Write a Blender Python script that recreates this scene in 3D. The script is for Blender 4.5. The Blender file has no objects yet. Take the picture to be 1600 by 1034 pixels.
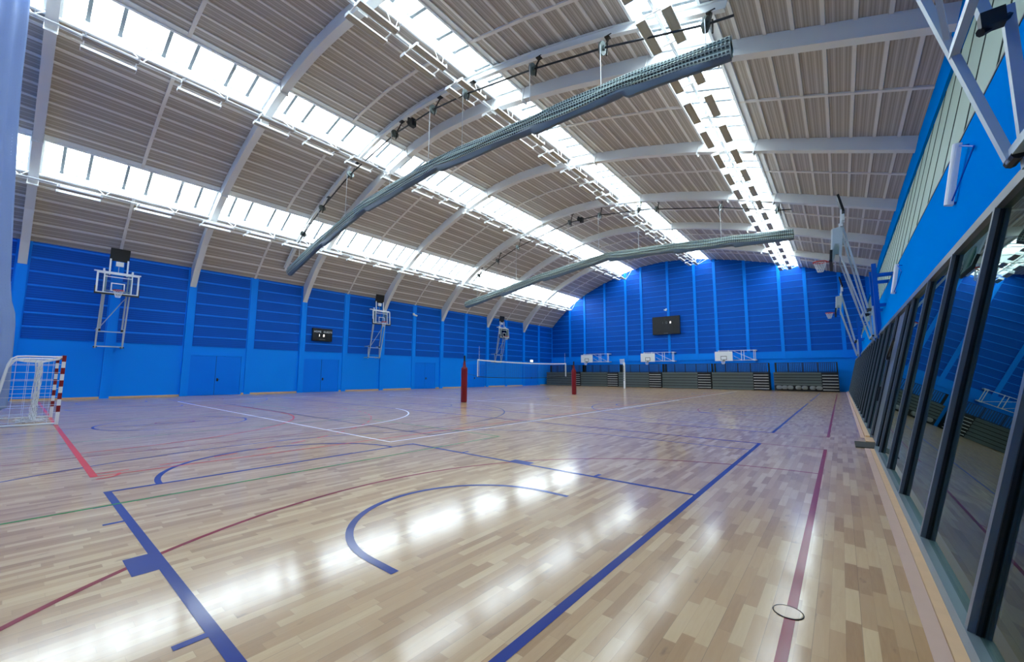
import bpy, bmesh, math, random
from mathutils import Vector, Matrix
random.seed(7)
C = bpy.context.scene.collection
PI = math.pi
V = Vector

# ------------------------------------------------------------------ camera constants
YAW, PITCH, ROLL, FPX, EYE = 0.6838, 0.1074, 0.0049, 627.589, 1.574

# ------------------------------------------------------------------ materials
def new_mat(name):
    m = bpy.data.materials.new(name); m.use_nodes = True
    return m, m.node_tree, m.node_tree.nodes.get('Principled BSDF')

def lin(r, g, b):
    f = lambda c: c/12.92 if c <= 0.04045 else ((c+0.055)/1.055)**2.4
    return (f(r/255), f(g/255), f(b/255), 1)

def pmat(name, col, rough=0.5, metal=0.0, noise=0.06, scale=6.0, spec=0.5, coat=0.0):
    m, nt, p = new_mat(name)
    tc = nt.nodes.new('ShaderNodeTexCoord'); n = nt.nodes.new('ShaderNodeTexNoise')
    n.inputs['Scale'].default_value = scale; n.inputs['Detail'].default_value = 3
    mp = nt.nodes.new('ShaderNodeMapRange'); mp.inputs['To Min'].default_value = 1-noise; mp.inputs['To Max'].default_value = 1+noise
    mx = nt.nodes.new('ShaderNodeMix'); mx.data_type = 'RGBA'; mx.blend_type = 'MULTIPLY'; mx.inputs['Factor'].default_value = 1
    nt.links.new(tc.outputs['Object'], n.inputs['Vector']); nt.links.new(n.outputs['Fac'], mp.inputs['Value'])
    mx.inputs['A'].default_value = col
    nt.links.new(mp.outputs['Result'], mx.inputs['B']); nt.links.new(mx.outputs['Result'], p.inputs['Base Color'])
    p.inputs['Roughness'].default_value = rough; p.inputs['Metallic'].default_value = metal
    p.inputs['Specular IOR Level'].default_value = spec
    p.inputs['Coat Weight'].default_value = coat
    return m

def floor_mat():
    m, nt, p = new_mat('maple_strip_floor'); N = nt.nodes.new; L = nt.links.new
    tc = N('ShaderNodeTexCoord'); sp = N('ShaderNodeSeparateXYZ'); L(tc.outputs['Object'], sp.inputs[0])
    def math_(op, a, b=None):
        n = N('ShaderNodeMath'); n.operation = op
        for i, v in enumerate((a, b)):
            if v is None: continue
            if isinstance(v, (int, float)): n.inputs[i].default_value = v
            else: L(v, n.inputs[i])
        return n.outputs[0]
    W, LEN = 0.078, 0.52
    rx = math_('DIVIDE', sp.outputs['X'], W); row = math_('FLOOR', rx)
    wn = N('ShaderNodeTexWhiteNoise'); wn.noise_dimensions = '1D'; L(row, wn.inputs['W'])
    ry = math_('ADD', math_('DIVIDE', sp.outputs['Y'], LEN), math_('MULTIPLY', wn.outputs['Value'], 7.3))
    col = math_('FLOOR', ry)
    cv = N('ShaderNodeCombineXYZ'); L(row, cv.inputs[0]); L(col, cv.inputs[1])
    w2 = N('ShaderNodeTexWhiteNoise'); w2.noise_dimensions = '2D'; L(cv.outputs[0], w2.inputs['Vector'])
    ramp = N('ShaderNodeValToRGB'); e = ramp.color_ramp.elements
    e[0].position = 0; e[0].color = lin(130, 88, 48); e[1].position = 1; e[1].color = lin(208, 178, 134)
    for pos, c in ((0.14, lin(158, 118, 74)), (0.38, lin(178, 140, 95)), (0.7, lin(190, 156, 112))):
        k = e.new(pos); k.color = c
    # grain along Y, per-strip offset
    off = N('ShaderNodeVectorMath'); off.operation = 'MULTIPLY_ADD'; L(w2.outputs['Color'], off.inputs[0])
    off.inputs[1].default_value = (30, 30, 30); L(tc.outputs['Object'], off.inputs[2])
    sc = N('ShaderNodeMapping'); sc.inputs['Scale'].default_value = (26, 2.6, 1); L(off.outputs[0], sc.inputs['Vector'])
    gn = N('ShaderNodeTexNoise'); gn.inputs['Scale'].default_value = 1.6; gn.inputs['Detail'].default_value = 5; gn.inputs['Distortion'].default_value = 0.7
    L(sc.outputs[0], gn.inputs['Vector'])
    fac = math_('ADD', math_('MULTIPLY', w2.outputs['Value'], 0.78), math_('MULTIPLY', gn.outputs['Fac'], 0.28))
    L(fac, ramp.inputs['Fac'])
    # knots
    kn = N('ShaderNodeTexNoise'); kn.inputs['Scale'].default_value = 1.1; kn.inputs['Detail'].default_value = 4
    ks = N('ShaderNodeMapping'); ks.inputs['Scale'].default_value = (9, 3, 1); L(off.outputs[0], ks.inputs['Vector']); L(ks.outputs[0], kn.inputs['Vector'])
    kr = N('ShaderNodeMapRange'); kr.inputs['From Min'].default_value = 0.68; kr.inputs['From Max'].default_value = 0.80; L(kn.outputs['Fac'], kr.inputs['Value'])
    mk = N('ShaderNodeMix'); mk.data_type = 'RGBA'; mk.inputs['B'].default_value = lin(92, 62, 38)
    L(math_('MULTIPLY', kr.outputs[0], 0.7), mk.inputs['Factor']); L(ramp.outputs['Color'], mk.inputs['A'])
    # gaps
    fx = math_('FRACT', rx); fy = math_('FRACT', ry)
    gx = math_('LESS_THAN', fx, 0.022); gy = math_('LESS_THAN', fy, 0.004)
    g2 = math_('FRACT', math_('DIVIDE', rx, 3)); gb = math_('LESS_THAN', g2, 0.012)
    gap = math_('MAXIMUM', math_('MULTIPLY', math_('MAXIMUM', gx, gy), 0.28), math_('MULTIPLY', gb, 0.55))
    mg = N('ShaderNodeMix'); mg.data_type = 'RGBA'; mg.inputs['B'].default_value = lin(84, 60, 40)
    L(gap, mg.inputs['Factor']); L(mk.outputs['Result'], mg.inputs['A'])
    L(mg.outputs['Result'], p.inputs['Base Color'])
    rn = N('ShaderNodeMapRange'); rn.inputs['To Min'].default_value = 0.38; rn.inputs['To Max'].default_value = 0.42; L(w2.outputs['Value'], rn.inputs['Value'])
    L(rn.outputs[0], p.inputs['Roughness'])
    p.inputs['Specular IOR Level'].default_value = 0.35
    p.inputs['Coat Weight'].default_value = 0.76; p.inputs['Coat Roughness'].default_value = 0.118
    return m

def line_mat(name, c):
    m = pmat(name, c, 0.4, noise=0.1, scale=3, coat=0.35, spec=0.1)
    m.node_tree.nodes['Principled BSDF'].inputs['Coat Roughness'].default_value = 0.118
    return m

def deck_mat():
    """perforated trapezoidal roof deck: fine lines along the hall, driven by UV u = arc length"""
    m, nt, p = new_mat('perforated_roof_deck'); N = nt.nodes.new; L = nt.links.new
    uv = N('ShaderNodeUVMap'); sp = N('ShaderNodeSeparateXYZ'); L(uv.outputs[0], sp.inputs[0])
    def fr(per, w, off=0.0):
        d = N('ShaderNodeMath'); d.operation = 'MULTIPLY_ADD'; L(sp.outputs['X'], d.inputs[0]); d.inputs[1].default_value = 1/per; d.inputs[2].default_value = off
        f = N('ShaderNodeMath'); f.operation = 'FRACT'; L(d.outputs[0], f.inputs[0])
        l = N('ShaderNodeMath'); l.operation = 'LESS_THAN'; L(f.outputs[0], l.inputs[0]); l.inputs[1].default_value = w
        return l.outputs[0]
    a = fr(0.2667, 0.16, 0.3); b = fr(0.0889, 0.4)
    m1 = N('ShaderNodeMix'); m1.data_type = 'RGBA'; L(b, m1.inputs['Factor'])
    m1.inputs['A'].default_value = lin(176, 169, 160); m1.inputs['B'].default_value = lin(156, 148, 139)
    m2 = N('ShaderNodeMix'); m2.data_type = 'RGBA'; L(a, m2.inputs['Factor']); L(m1.outputs['Result'], m2.inputs['A'])
    m2.inputs['B'].default_value = lin(194, 188, 181)
    L(m2.outputs['Result'], p.inputs['Base Color']); p.inputs['Roughness'].default_value = 0.45
    p.inputs['Specular IOR Level'].default_value = 0.4
    return m

def panel_mat():
    """dark blue acoustic panels with faint horizontal grooves (object Z)"""
    m, nt, p = new_mat('acoustic_panel_blue'); N = nt.nodes.new; L = nt.links.new
    tc = N('ShaderNodeTexCoord'); sp = N('ShaderNodeSeparateXYZ'); L(tc.outputs['Object'], sp.inputs[0])
    d = N('ShaderNodeMath'); d.operation = 'MULTIPLY'; L(sp.outputs['Z'], d.inputs[0]); d.inputs[1].default_value = 1/0.13
    f = N('ShaderNodeMath'); f.operation = 'FRACT'; L(d.outputs[0], f.inputs[0])
    l = N('ShaderNodeMath'); l.operation = 'LESS_THAN'; L(f.outputs[0], l.inputs[0]); l.inputs[1].default_value = 0.4
    mx = N('ShaderNodeMix'); mx.data_type = 'RGBA'; L(l.outputs[0], mx.inputs['Factor'])
    mx.inputs['A'].default_value = lin(0, 88, 192); mx.inputs['B'].default_value = lin(0, 74, 174)
    L(mx.outputs['Result'], p.inputs['Base Color']); p.inputs['Roughness'].default_value = 0.5; p.inputs['Specular IOR Level'].default_value = 0.15
    return m

def pane_mat():
    """diffusing skylight sheet: mostly clear, partly milky"""
    m, nt, p = new_mat('skylight_pane'); nt.nodes.remove(p); N = nt.nodes.new
    t = N('ShaderNodeBsdfTransparent'); t.inputs[0].default_value = (.97, .99, 1, 1)
    g = N('ShaderNodeBsdfTranslucent'); g.inputs[0].default_value = (.95, .98, 1, 1)
    mx = N('ShaderNodeMixShader'); mx.inputs[0].default_value = 0.25
    nt.links.new(t.outputs[0], mx.inputs[1]); nt.links.new(g.outputs[0], mx.inputs[2])
    nt.links.new(mx.outputs[0], nt.nodes['Material Output'].inputs[0]); return m

def glass_mat(name, tint, ior=1.5, rough=0.0):
    m, nt, p = new_mat(name); nt.nodes.remove(p); N = nt.nodes.new
    t = N('ShaderNodeBsdfTransparent'); t.inputs[0].default_value = tint
    g = N('ShaderNodeBsdfGlossy'); g.inputs['Roughness'].default_value = rough; g.inputs[0].default_value = (.74, .93, .84, 1)
    fr = N('ShaderNodeFresnel'); fr.inputs[0].default_value = ior
    mx = N('ShaderNodeMixShader'); nt.links.new(fr.outputs[0], mx.inputs[0])
    nt.links.new(t.outputs[0], mx.inputs[1]); nt.links.new(g.outputs[0], mx.inputs[2])
    nt.links.new(mx.outputs[0], nt.nodes['Material Output'].inputs[0]); return m

def net_sheet_mat(name, col, cover, scale):
    """fine netting cloth: opaque threads in a woven grid, see-through between"""
    m, nt, p = new_mat(name); N = nt.nodes.new; L = nt.links.new
    uv = N('ShaderNodeUVMap'); sp = N('ShaderNodeSeparateXYZ'); L(uv.outputs[0], sp.inputs[0])
    outs = []
    for ax in ('X', 'Y'):
        d = N('ShaderNodeMath'); d.operation = 'MULTIPLY'; L(sp.outputs[ax], d.inputs[0]); d.inputs[1].default_value = scale
        f = N('ShaderNodeMath'); f.operation = 'FRACT'; L(d.outputs[0], f.inputs[0])
        l = N('ShaderNodeMath'); l.operation = 'LESS_THAN'; L(f.outputs[0], l.inputs[0]); l.inputs[1].default_value = cover
        outs.append(l.outputs[0])
    mxx = N('ShaderNodeMath'); mxx.operation = 'MAXIMUM'; L(outs[0], mxx.inputs[0]); L(outs[1], mxx.inputs[1])
    tr = N('ShaderNodeBsdfTransparent'); ms = N('ShaderNodeMixShader')
    tl = N('ShaderNodeBsdfTranslucent'); tl.inputs[0].default_value = col
    p.inputs['Base Color'].default_value = col; p.inputs['Roughness'].default_value = 0.6
    m2 = N('ShaderNodeMixShader'); m2.inputs[0].default_value = 0.45; L(p.outputs[0], m2.inputs[1]); L(tl.outputs[0], m2.inputs[2])
    L(mxx.outputs[0], ms.inputs[0]); L(tr.outputs[0], ms.inputs[1]); L(m2.outputs[0], ms.inputs[2])
    L(ms.outputs[0], nt.nodes['Material Output'].inputs[0]); return m

def bundle_mat():
    """gathered divider netting: pale cords in a square mesh over the dark folds behind"""
    m, nt, p = new_mat('gathered_netting'); N = nt.nodes.new; L = nt.links.new
    uv = N('ShaderNodeUVMap'); sp = N('ShaderNodeSeparateXYZ'); L(uv.outputs[0], sp.inputs[0])
    outs = []
    for ax, per, w in (('X', 0.11, 0.34), ('Y', 0.10, 0.36)):
        d = N('ShaderNodeMath'); d.operation = 'MULTIPLY'; L(sp.outputs[ax], d.inputs[0]); d.inputs[1].default_value = 1/per
        f = N('ShaderNodeMath'); f.operation = 'FRACT'; L(d.outputs[0], f.inputs[0])
        l = N('ShaderNodeMath'); l.operation = 'LESS_THAN'; L(f.outputs[0], l.inputs[0]); l.inputs[1].default_value = w
        outs.append(l.outputs[0])
    mx = N('ShaderNodeMath'); mx.operation = 'MAXIMUM'; L(outs[0], mx.inputs[0]); L(outs[1], mx.inputs[1])
    c = N('ShaderNodeMix'); c.data_type = 'RGBA'; L(mx.outputs[0], c.inputs['Factor'])
    c.inputs['A'].default_value = lin(52, 66, 68); c.inputs['B'].default_value = lin(176, 196, 192)
    L(c.outputs['Result'], p.inputs['Base Color']); p.inputs['Roughness'].default_value = 0.7
    bp = N('ShaderNodeBump'); bp.inputs['Strength'].default_value = 0.6; bp.inputs['Distance'].default_value = 0.02
    L(mx.outputs[0], bp.inputs['Height']); L(bp.outputs[0], p.inputs['Normal'])
    return m

M = dict(
    floor=floor_mat(), deck=deck_mat(), panel=panel_mat(), pane=pane_mat(),
    l_blue=line_mat('court_paint_blue', lin(0, 44, 128)), l_navy=line_mat('court_paint_navy', lin(14, 34, 88)),
    l_mag=line_mat('court_paint_magenta', lin(128, 4, 40)), l_red=line_mat('court_paint_orange_red', lin(206, 56, 44)),
    l_green=line_mat('court_paint_green', lin(14, 128, 54)), l_white=line_mat('court_paint_white', lin(240, 240, 240)),
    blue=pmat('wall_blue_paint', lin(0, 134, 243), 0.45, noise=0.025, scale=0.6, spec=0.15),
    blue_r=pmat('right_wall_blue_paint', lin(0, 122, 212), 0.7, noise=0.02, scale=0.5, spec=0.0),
    blue_d=pmat('door_blue_paint', lin(0, 120, 236), 0.4, noise=0.02, scale=0.8, spec=0.15),
    rib=pmat('panel_rail_blue', lin(20, 130, 240), 0.45, noise=0.02, spec=0.15),
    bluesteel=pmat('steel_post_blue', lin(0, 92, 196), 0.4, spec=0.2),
    white_steel=pmat('arch_paint_white', lin(222, 224, 222), 0.35, noise=0.02, scale=1.0),
    batten=pmat('batten_off_white', lin(222, 219, 214), 0.5, noise=0.03),
    curb=pmat('skylight_curb_white', lin(226, 230, 232), 0.45, noise=0.02),
    glazing_bar=pmat('glazing_bar_grey', lin(112, 122, 128), 0.4),
    white=pmat('white_enamel', lin(226, 230, 232), 0.35, noise=0.02),
    lamp_white=pmat('luminaire_white', lin(236, 238, 238), 0.35, noise=0.02),
    louvre=pmat('luminaire_louvre', lin(188, 182, 166), 0.4),
    galv=pmat('galvanised_tube', lin(186, 200, 208), 0.35, metal=0.25, noise=0.05, scale=12),
    black=pmat('black_plastic', lin(16, 17, 18), 0.45), board_black=pmat('scoreboard_black', lin(10, 11, 13), 0.3),
    darksteel=pmat('dark_steel', lin(46, 48, 50), 0.4, metal=0.5),
    drum=pmat('drum_grey', lin(96, 108, 106), 0.4, metal=0.2), grey_cable=pmat('steel_cable', lin(190, 196, 200), 0.4, metal=0.3),
    red=pmat('red_vinyl_pad', lin(122, 4, 14), 0.4, noise=0.05), red_tape=pmat('goal_red', lin(128, 18, 24), 0.4),
    rim=pmat('rim_orange_red', lin(196, 44, 20), 0.4), cord=pmat('net_cord_white', lin(225, 230, 235), 0.7),
    blackcord=pmat('net_cord_black', lin(24, 28, 36), 0.7),
    slate=pmat('slate_vinyl', lin(82, 100, 116), 0.45, noise=0.08, scale=2),
    bundle=bundle_mat(),
    frame=pmat('window_frame_grey', lin(100, 108, 114), 0.32, metal=0.35, noise=0.03),
    frame_d=pmat('window_gasket_black', lin(14, 16, 18), 0.4),
    sill=pmat('window_sill_grey', lin(118, 134, 142), 0.35, metal=0.25),
    glass=glass_mat('dark_wall_glass', (.42, .5, .47, 1), 1.5), board_glass=glass_mat('backboard_glass', (.86, .93, .95, 1), 1.5),
    greydoor=pmat('grey_door_paint', lin(88, 96, 100), 0.35), corr=pmat('clerestory_sheet', lin(152, 178, 164), 0.45, noise=0.05, scale=2),
    corr_d=pmat('sheet_joint_dark', lin(50, 68, 62), 0.6), wood=pmat('skirting_oak', lin(205, 168, 128), 0.4, noise=0.12, scale=5),
    strip=pmat('threshold_pale_wood', lin(196, 164, 146), 0.35, noise=0.08, scale=4),
    stand=pmat('bleacher_grey_green', lin(82, 92, 90), 0.45, noise=0.05, scale=2), stand_d=pmat('bleacher_dark_grey', lin(22, 24, 26), 0.6),  # stand_d: near-black grey for chassis, stairs, seat frames and door joints
    nosing=pmat('stair_nosing_silver', lin(205, 205, 202), 0.4), seatgrey=pmat('seat_shell_grey', lin(120, 124, 124), 0.4),
    slat=pmat('backrest_slat_blue', lin(12, 74, 138), 0.45),
    mat=pmat('rubber_mat', lin(44, 46, 42), 0.8, scale=40), text=pmat('sign_white', lin(235, 238, 240), 0.5),
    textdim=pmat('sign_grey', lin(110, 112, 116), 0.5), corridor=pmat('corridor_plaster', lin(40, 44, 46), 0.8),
    net_sheet=net_sheet_mat('end_netting', lin(158, 182, 222), 0.80, 9.0), exit=None)

def emis(name, col, s):
    m, nt, p = new_mat(name); p.inputs['Base Color'].default_value = col
    p.inputs['Emission Color'].default_value = col; p.inputs['Emission Strength'].default_value = s; return m
M['exit'] = emis('exit_sign_lit', (0.85, 0.97, 1, 1), 1.6)
M['led'] = emis('score_digit_lit', (1.0, 0.92, 0.86, 1), 1.2)

# ------------------------------------------------------------------ mesh builder
class MB:
    def __init__(s): s.v = []; s.f = []; s.uv = {}
    def add(s, vs, fs, uvs=None):
        o = len(s.v); s.v += [tuple(p) for p in vs]
        for i, f in enumerate(fs):
            if uvs: s.uv[len(s.f)] = uvs[i]
            s.f.append(tuple(o+k for k in f))
    def obox(s, c, a, b, d):
        c, a, b, d = V(c), V(a), V(b), V(d)
        p = [c+i*a+j*b+k*d for i in (-1, 1) for j in (-1, 1) for k in (-1, 1)]
        s.add(p, [(0,1,3,2),(4,6,7,5),(0,4,5,1),(2,3,7,6),(0,2,6,4),(1,5,7,3)])
    def box(s, x0, x1, y0, y1, z0, z1):
        s.obox(((x0+x1)/2,(y0+y1)/2,(z0+z1)/2), ((x1-x0)/2,0,0), (0,(y1-y0)/2,0), (0,0,(z1-z0)/2)); return s
    def bar(s, p, q, w, h=None, up=(0,0,1)):
        h = h or w; p, q = V(p), V(q); d = q-p
        if d.length < 1e-6: return s
        n = d.normalized(); u = V(up)
        if abs(n.dot(u)) > 0.98: u = V((1,0,0)) if abs(n.x) < 0.9 else V((0,1,0))
        a = n.cross(u).normalized(); b = a.cross(n).normalized()
        s.obox((p+q)/2, d/2, a*w/2, b*h/2); return s
    def tube(s, pts, r, n=8, closed=False):
        pts = [V(p) for p in pts]; m = len(pts); rings = []; pa = None
        for i, p in enumerate(pts):
            if closed: t = pts[(i+1) % m]-pts[i-1]
            else: t = pts[min(i+1, m-1)]-pts[max(i-1, 0)]
            t.normalize()
            if pa is None:
                pa = t.cross(V((0,0,1)))
                if pa.length < 0.05: pa = t.cross(V((0,1,0)))
            pa = (pa - t*pa.dot(t)).normalized(); b = t.cross(pa)
            rr = r[i] if isinstance(r, (list, tuple)) else r
            rings.append([p+(pa*math.cos(k*2*PI/n)+b*math.sin(k*2*PI/n))*rr for k in range(n)])
        fs = []
        for i in range(m if closed else m-1):
            j = (i+1) % m
            for k in range(n): fs.append((i*n+k, i*n+(k+1) % n, j*n+(k+1) % n, j*n+k))
        if not closed: fs += [tuple(reversed(range(n))), tuple(range((m-1)*n, m*n))]
        s.add([p for g in rings for p in g], fs); return s
    def lathe(s, c, prof, n=20, a0=0.0):
        c = V(c); vs = []; fs = []
        for r, z in prof:
            vs += [c+V((r*math.cos(a0+k*2*PI/n), r*math.sin(a0+k*2*PI/n), z)) for k in range(n)]
        for i in range(len(prof)-1):
            for k in range(n): fs.append((i*n+k, i*n+(k+1) % n, (i+1)*n+(k+1) % n, (i+1)*n+k))
        fs += [tuple(reversed(range(n))), tuple(range((len(prof)-1)*n, len(prof)*n))]
        s.add(vs, fs); return s
    def sweep(s, secs, closed_ring=True, cap=True, uvs=None):
        """secs: list of rings with equal counts"""
        n = len(secs[0]); fs = []; us = []
        for i in range(len(secs)-1):
            for k in range(n if closed_ring else n-1):
                a, b = k, (k+1) % n
                fs.append((i*n+a, i*n+b, (i+1)*n+b, (i+1)*n+a))
                if uvs: us.append([uvs[i][a], uvs[i][b if b else n] if b == 0 else uvs[i][b], uvs[i+1][b if b else n] if b == 0 else uvs[i+1][b], uvs[i+1][a]])
        if cap and closed_ring:
            fs += [tuple(reversed(range(n))), tuple(range((len(secs)-1)*n, len(secs)*n))]
            if uvs: us += [[(0,0)]*n, [(0,0)]*n]
        s.add([p for g in secs for p in g], fs, us if uvs else None); return s
    def build(s, name, mat, parent=None, kind=None, smooth=False, world=True):
        me = bpy.data.meshes.new(name)
        off = parent_loc(parent) if (parent and world) else V((0,0,0))
        me.from_pydata([tuple(V(p)-off) for p in s.v], [], s.f)
        if s.uv:
            lay = me.uv_layers.new(name='UVMap')
            for fi, poly in enumerate(me.polygons):
                u = s.uv.get(fi)
                if u:
                    for li, uvv in zip(poly.loop_indices, u): lay.data[li].uv = uvv
        if not s.uv:
            bm = bmesh.new(); bm.from_mesh(me); bmesh.ops.recalc_face_normals(bm, faces=bm.faces); bm.to_mesh(me); bm.free()
        if smooth:
            me.polygons.foreach_set('use_smooth', [True]*len(me.polygons))
            try: me.set_sharp_from_angle(angle=math.radians(40))
            except Exception: pass
        me.materials.append(mat if not isinstance(mat, str) else M[mat])
        o = bpy.data.objects.new(name, me); C.objects.link(o)
        if parent: o.parent = parent
        if kind: o['kind'] = kind
        return o

def parent_loc(o):
    l = V((0,0,0))
    while o: l = l + o.location; o = o.parent
    return l

def tag(o, label, cat, group=None):
    o['label'] = label; o['category'] = cat
    if group: o['group'] = group
    return o
def thing(name, label, cat, loc=(0,0,0), rz=0, group=None):
    o = bpy.data.objects.new(name, None); o.empty_display_size = 0.3; C.objects.link(o)
    o.location = loc; o.rotation_euler = (0,0,rz)
    return tag(o, label, cat, group)
def dup(root, loc=None, rz=None, label=None, group=None):
    def cp(o, par):
        c = o.copy(); C.objects.link(c); c.parent = par
        for ch in [k for k in bpy.data.objects if k.parent == o]: cp(ch, c)
        return c
    r = cp(root, None)
    if loc: r.location = loc
    if rz is not None: r.rotation_euler = (0,0,rz)
    if label: r['label'] = label
    if group: r['group'] = group
    return r
ORD = ['first','second','third','fourth','fifth','sixth','seventh','eighth','ninth','tenth','eleventh','twelfth','thirteenth','fourteenth','fifteenth','sixteenth','seventeenth','eighteenth','nineteenth','twentieth','twenty-first','twenty-second','twenty-third','twenty-fourth']

def text_mesh(name, body, size, mat, loc, rot, parent, kind=None):
    cu = bpy.data.curves.new(name+'_c', 'FONT'); cu.body = body; cu.size = size; cu.align_x = 'CENTER'; cu.align_y = 'CENTER'; cu.extrude = 0.004
    t = bpy.data.objects.new(name+'_t', cu); C.objects.link(t)
    dg = bpy.context.evaluated_depsgraph_get(); dg.update()
    me = bpy.data.meshes.new_from_object(t.evaluated_get(dg)); bpy.data.objects.remove(t)
    me.materials.clear(); me.materials.append(M[mat])
    o = bpy.data.objects.new(name, me); C.objects.link(o); o.parent = parent; o.location = V(loc)-parent_loc(parent); o.rotation_euler = rot
    return o

# ------------------------------------------------------------------ roof profile (x across the hall, z up)
RP = [(-35.2,8.35),(-34.7,8.85),(-33.3,10.25),(-31.9,11.42),(-30.3,12.6),(-28.3,13.65),(-26,14.58),(-24,15.25),(-22.1,15.86),(-20.0,16.24),(-17.5,16.42),(-15.2,16.3),(-13.3,16.06),(-11.5,15.75),(-8.7,15.13),(-5.56,14.28),(-2.13,13.12),(0,12.36),(3.25,11.2)]
def rz(x):
    if x <= RP[0][0]: return RP[0][1]
    for (a, za), (b, zb) in zip(RP, RP[1:]):
        if x <= b: return za+(zb-za)*(x-a)/(b-a)
    (a, za), (b, zb) = RP[-2:]; return za+(zb-za)*(x-a)/(b-a)
def rnorm(x, e=0.6):
    dz = (rz(x+e)-rz(x-e))/(2*e); n = V((-dz,0,1)); return n.normalized()
def rz_s(x): return (rz(x-0.5)+2*rz(x)+rz(x+0.5))/4
Y0, Y1 = -8.05, 52.6            # back wall, end wall
WL = -34.7                      # left wall plane
BEAM = [-0.3+7.57*k for k in range(-1, 7)]
SKY = [(-31.42,-29.63),(-23.08,-21.05),(-13.1,-11.5),(-4.85,-2.72)]
STRIPS = [(-34.95,-31.42),(-29.63,-23.08),(-21.05,-13.1),(-11.5,-4.85),(-2.72,3.25)]

def wallx(z): return 0.49+0.233*z
WN = V((-1,0,0.233)).normalized()           # right wall: leans outward, inward normal
WU = V((0.233,0,1)).normalized()
def wp(y, z, off=0.0): return V((wallx(z), y, z)) + WN*off

# ------------------------------------------------------------------ floor and lines
fl = MB().box(WL-0.2, 4.6, Y0-0.2, Y1+0.2, -0.15, 0).build('floor', 'floor', kind='structure')

class Lines(MB):
    Z = 0.0012
    def seg(s, x0, y0, x1, y1, w=0.06):
        a, b = V((x0,y0,0)), V((x1,y1,0)); d = (b-a).normalized(); n = V((-d.y,d.x,0))*w/2
        s.Z += 0.00002; z = V((0,0,s.Z)); s.add([a+n+z, a-n+z, b-n+z, b+n+z], [(0,1,2,3)]); return s
    def arc(s, cx, cy, r, a0, a1, w=0.06, n=48):
        vs = []; fs = []; s.Z += 0.00002
        for i in range(n+1):
            a = math.radians(a0+(a1-a0)*i/n)
            for rr in (r-w/2, r+w/2): vs.append((cx+rr*math.cos(a), cy+rr*math.sin(a), s.Z))
        for i in range(n): fs.append((2*i, 2*i+1, 2*i+3, 2*i+2))
        s.add(vs, fs); return s
    def rect(s, x0, y0, x1, y1, w=0.06):
        s.seg(x0-w/2,y0,x1+w/2,y0,w); s.seg(x0-w/2,y1,x1+w/2,y1,w); s.seg(x0,y0,x0,y1,w); s.seg(x1,y0,x1,y1,w); return s

def lines(name, mat, z): l = Lines(); l.Z = z; l.n = name; l.m = mat; return l
def put(l): return l.build(l.n, l.m, fl, kind='structure')

for k, cy in enumerate((3.35, 21.1, 38.85)):
    b = lines('basketball_marking', 'l_blue', 0.0016)
    xe, xw, cx = -1.57, -31.3, -16.45
    b.rect(xw, cy-7.72, xe, cy+7.72, 0.075); b.seg(cx, cy-7.72, cx, cy+7.72); b.arc(cx, cy, 1.85, 0, 360)
    for s, e in ((1, xe), (-1, xw)):
        ft = e-s*6.05
        for q in (-2.45, 2.45):
            b.seg(e, cy+q, ft, cy+q, 0.075)
            o = cy+q*1.0; sg = 1 if q > 0 else -1
            for tx in (1.5, 4.45, 5.28):
                b.seg(e-s*tx, o, e-s*tx, o+sg*0.2, 0.06)
            b.seg(e-s*3.0, o+sg*0.1, e-s*2.55, o+sg*0.1, 0.2) if False else b.seg(e-s*3.22, o+sg*0.1, e-s*2.78, o+sg*0.1, 0.2)
        b.seg(ft, cy-2.49, ft, cy+2.49, 0.075)
        b.arc(ft, cy, 1.92, 90 if s > 0 else -90, 270 if s > 0 else 90, 0.075)
        hx = e-s*1.9
        bx = e-s*2.0
        b.arc(e-s*1.6, cy, 6.9 if False else 6.75, *( (102, 258) if s > 0 else (-78, 78)), 0.05, 64) if False else None
        ctr = e-s*1.98; r = 6.78; ang = math.degrees(math.asin(6.65/r))
        if s > 0: b.arc(ctr, cy, r, 180-ang, 180+ang, 0.055, 64)
        else: b.arc(ctr, cy, r, -ang, ang, 0.055, 64)
        xs = ctr - s*math.sqrt(r*r-6.65**2)
        for q in (-6.65, 6.65): b.seg(e, cy+q, xs, cy+q, 0.055)
        # no-charge semicircle
        nc = e-s*1.64
        if s > 0: b.arc(nc, cy, 1.31, 90, 270, 0.075, 40)
        else: b.arc(nc, cy, 1.31, -90, 90, 0.075, 40)
        for q in (-1.31, 1.31): b.seg(nc, cy+q, nc+s*0.36, cy+q, 0.075)
    put(b)
    m = lines('netball_marking', 'l_mag', 0.0012)
    m.rect(-31.6+0.9, cy-7.76, -0.36, cy+7.76, 0.06)
    for tx in (-11.05, -21.3): m.seg(tx, cy-7.76, tx, cy+7.76)
    m.arc(-16.6, cy, 0.48, 0, 360, 0.05, 24)
    m.arc(-0.36, cy, 4.98, 90, 270, 0.055, 72); m.arc(-30.7, cy, 4.98, -90, 90, 0.055, 72)
    put(m)
    g = lines('badminton_marking', 'l_green', 0.0020)
    if k == 0:
        g.rect(-13.5, cy-8.4, -6.86, cy+4.57, 0.05); g.rect(-25.5, cy-8.4, -18.9, cy+4.57, 0.05)
    put(g)
n = lines('long_basketball_marking', 'l_navy', 0.0024)
n.rect(-24.9, 6.95, -8.32, 36.0, 0.055)
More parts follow.
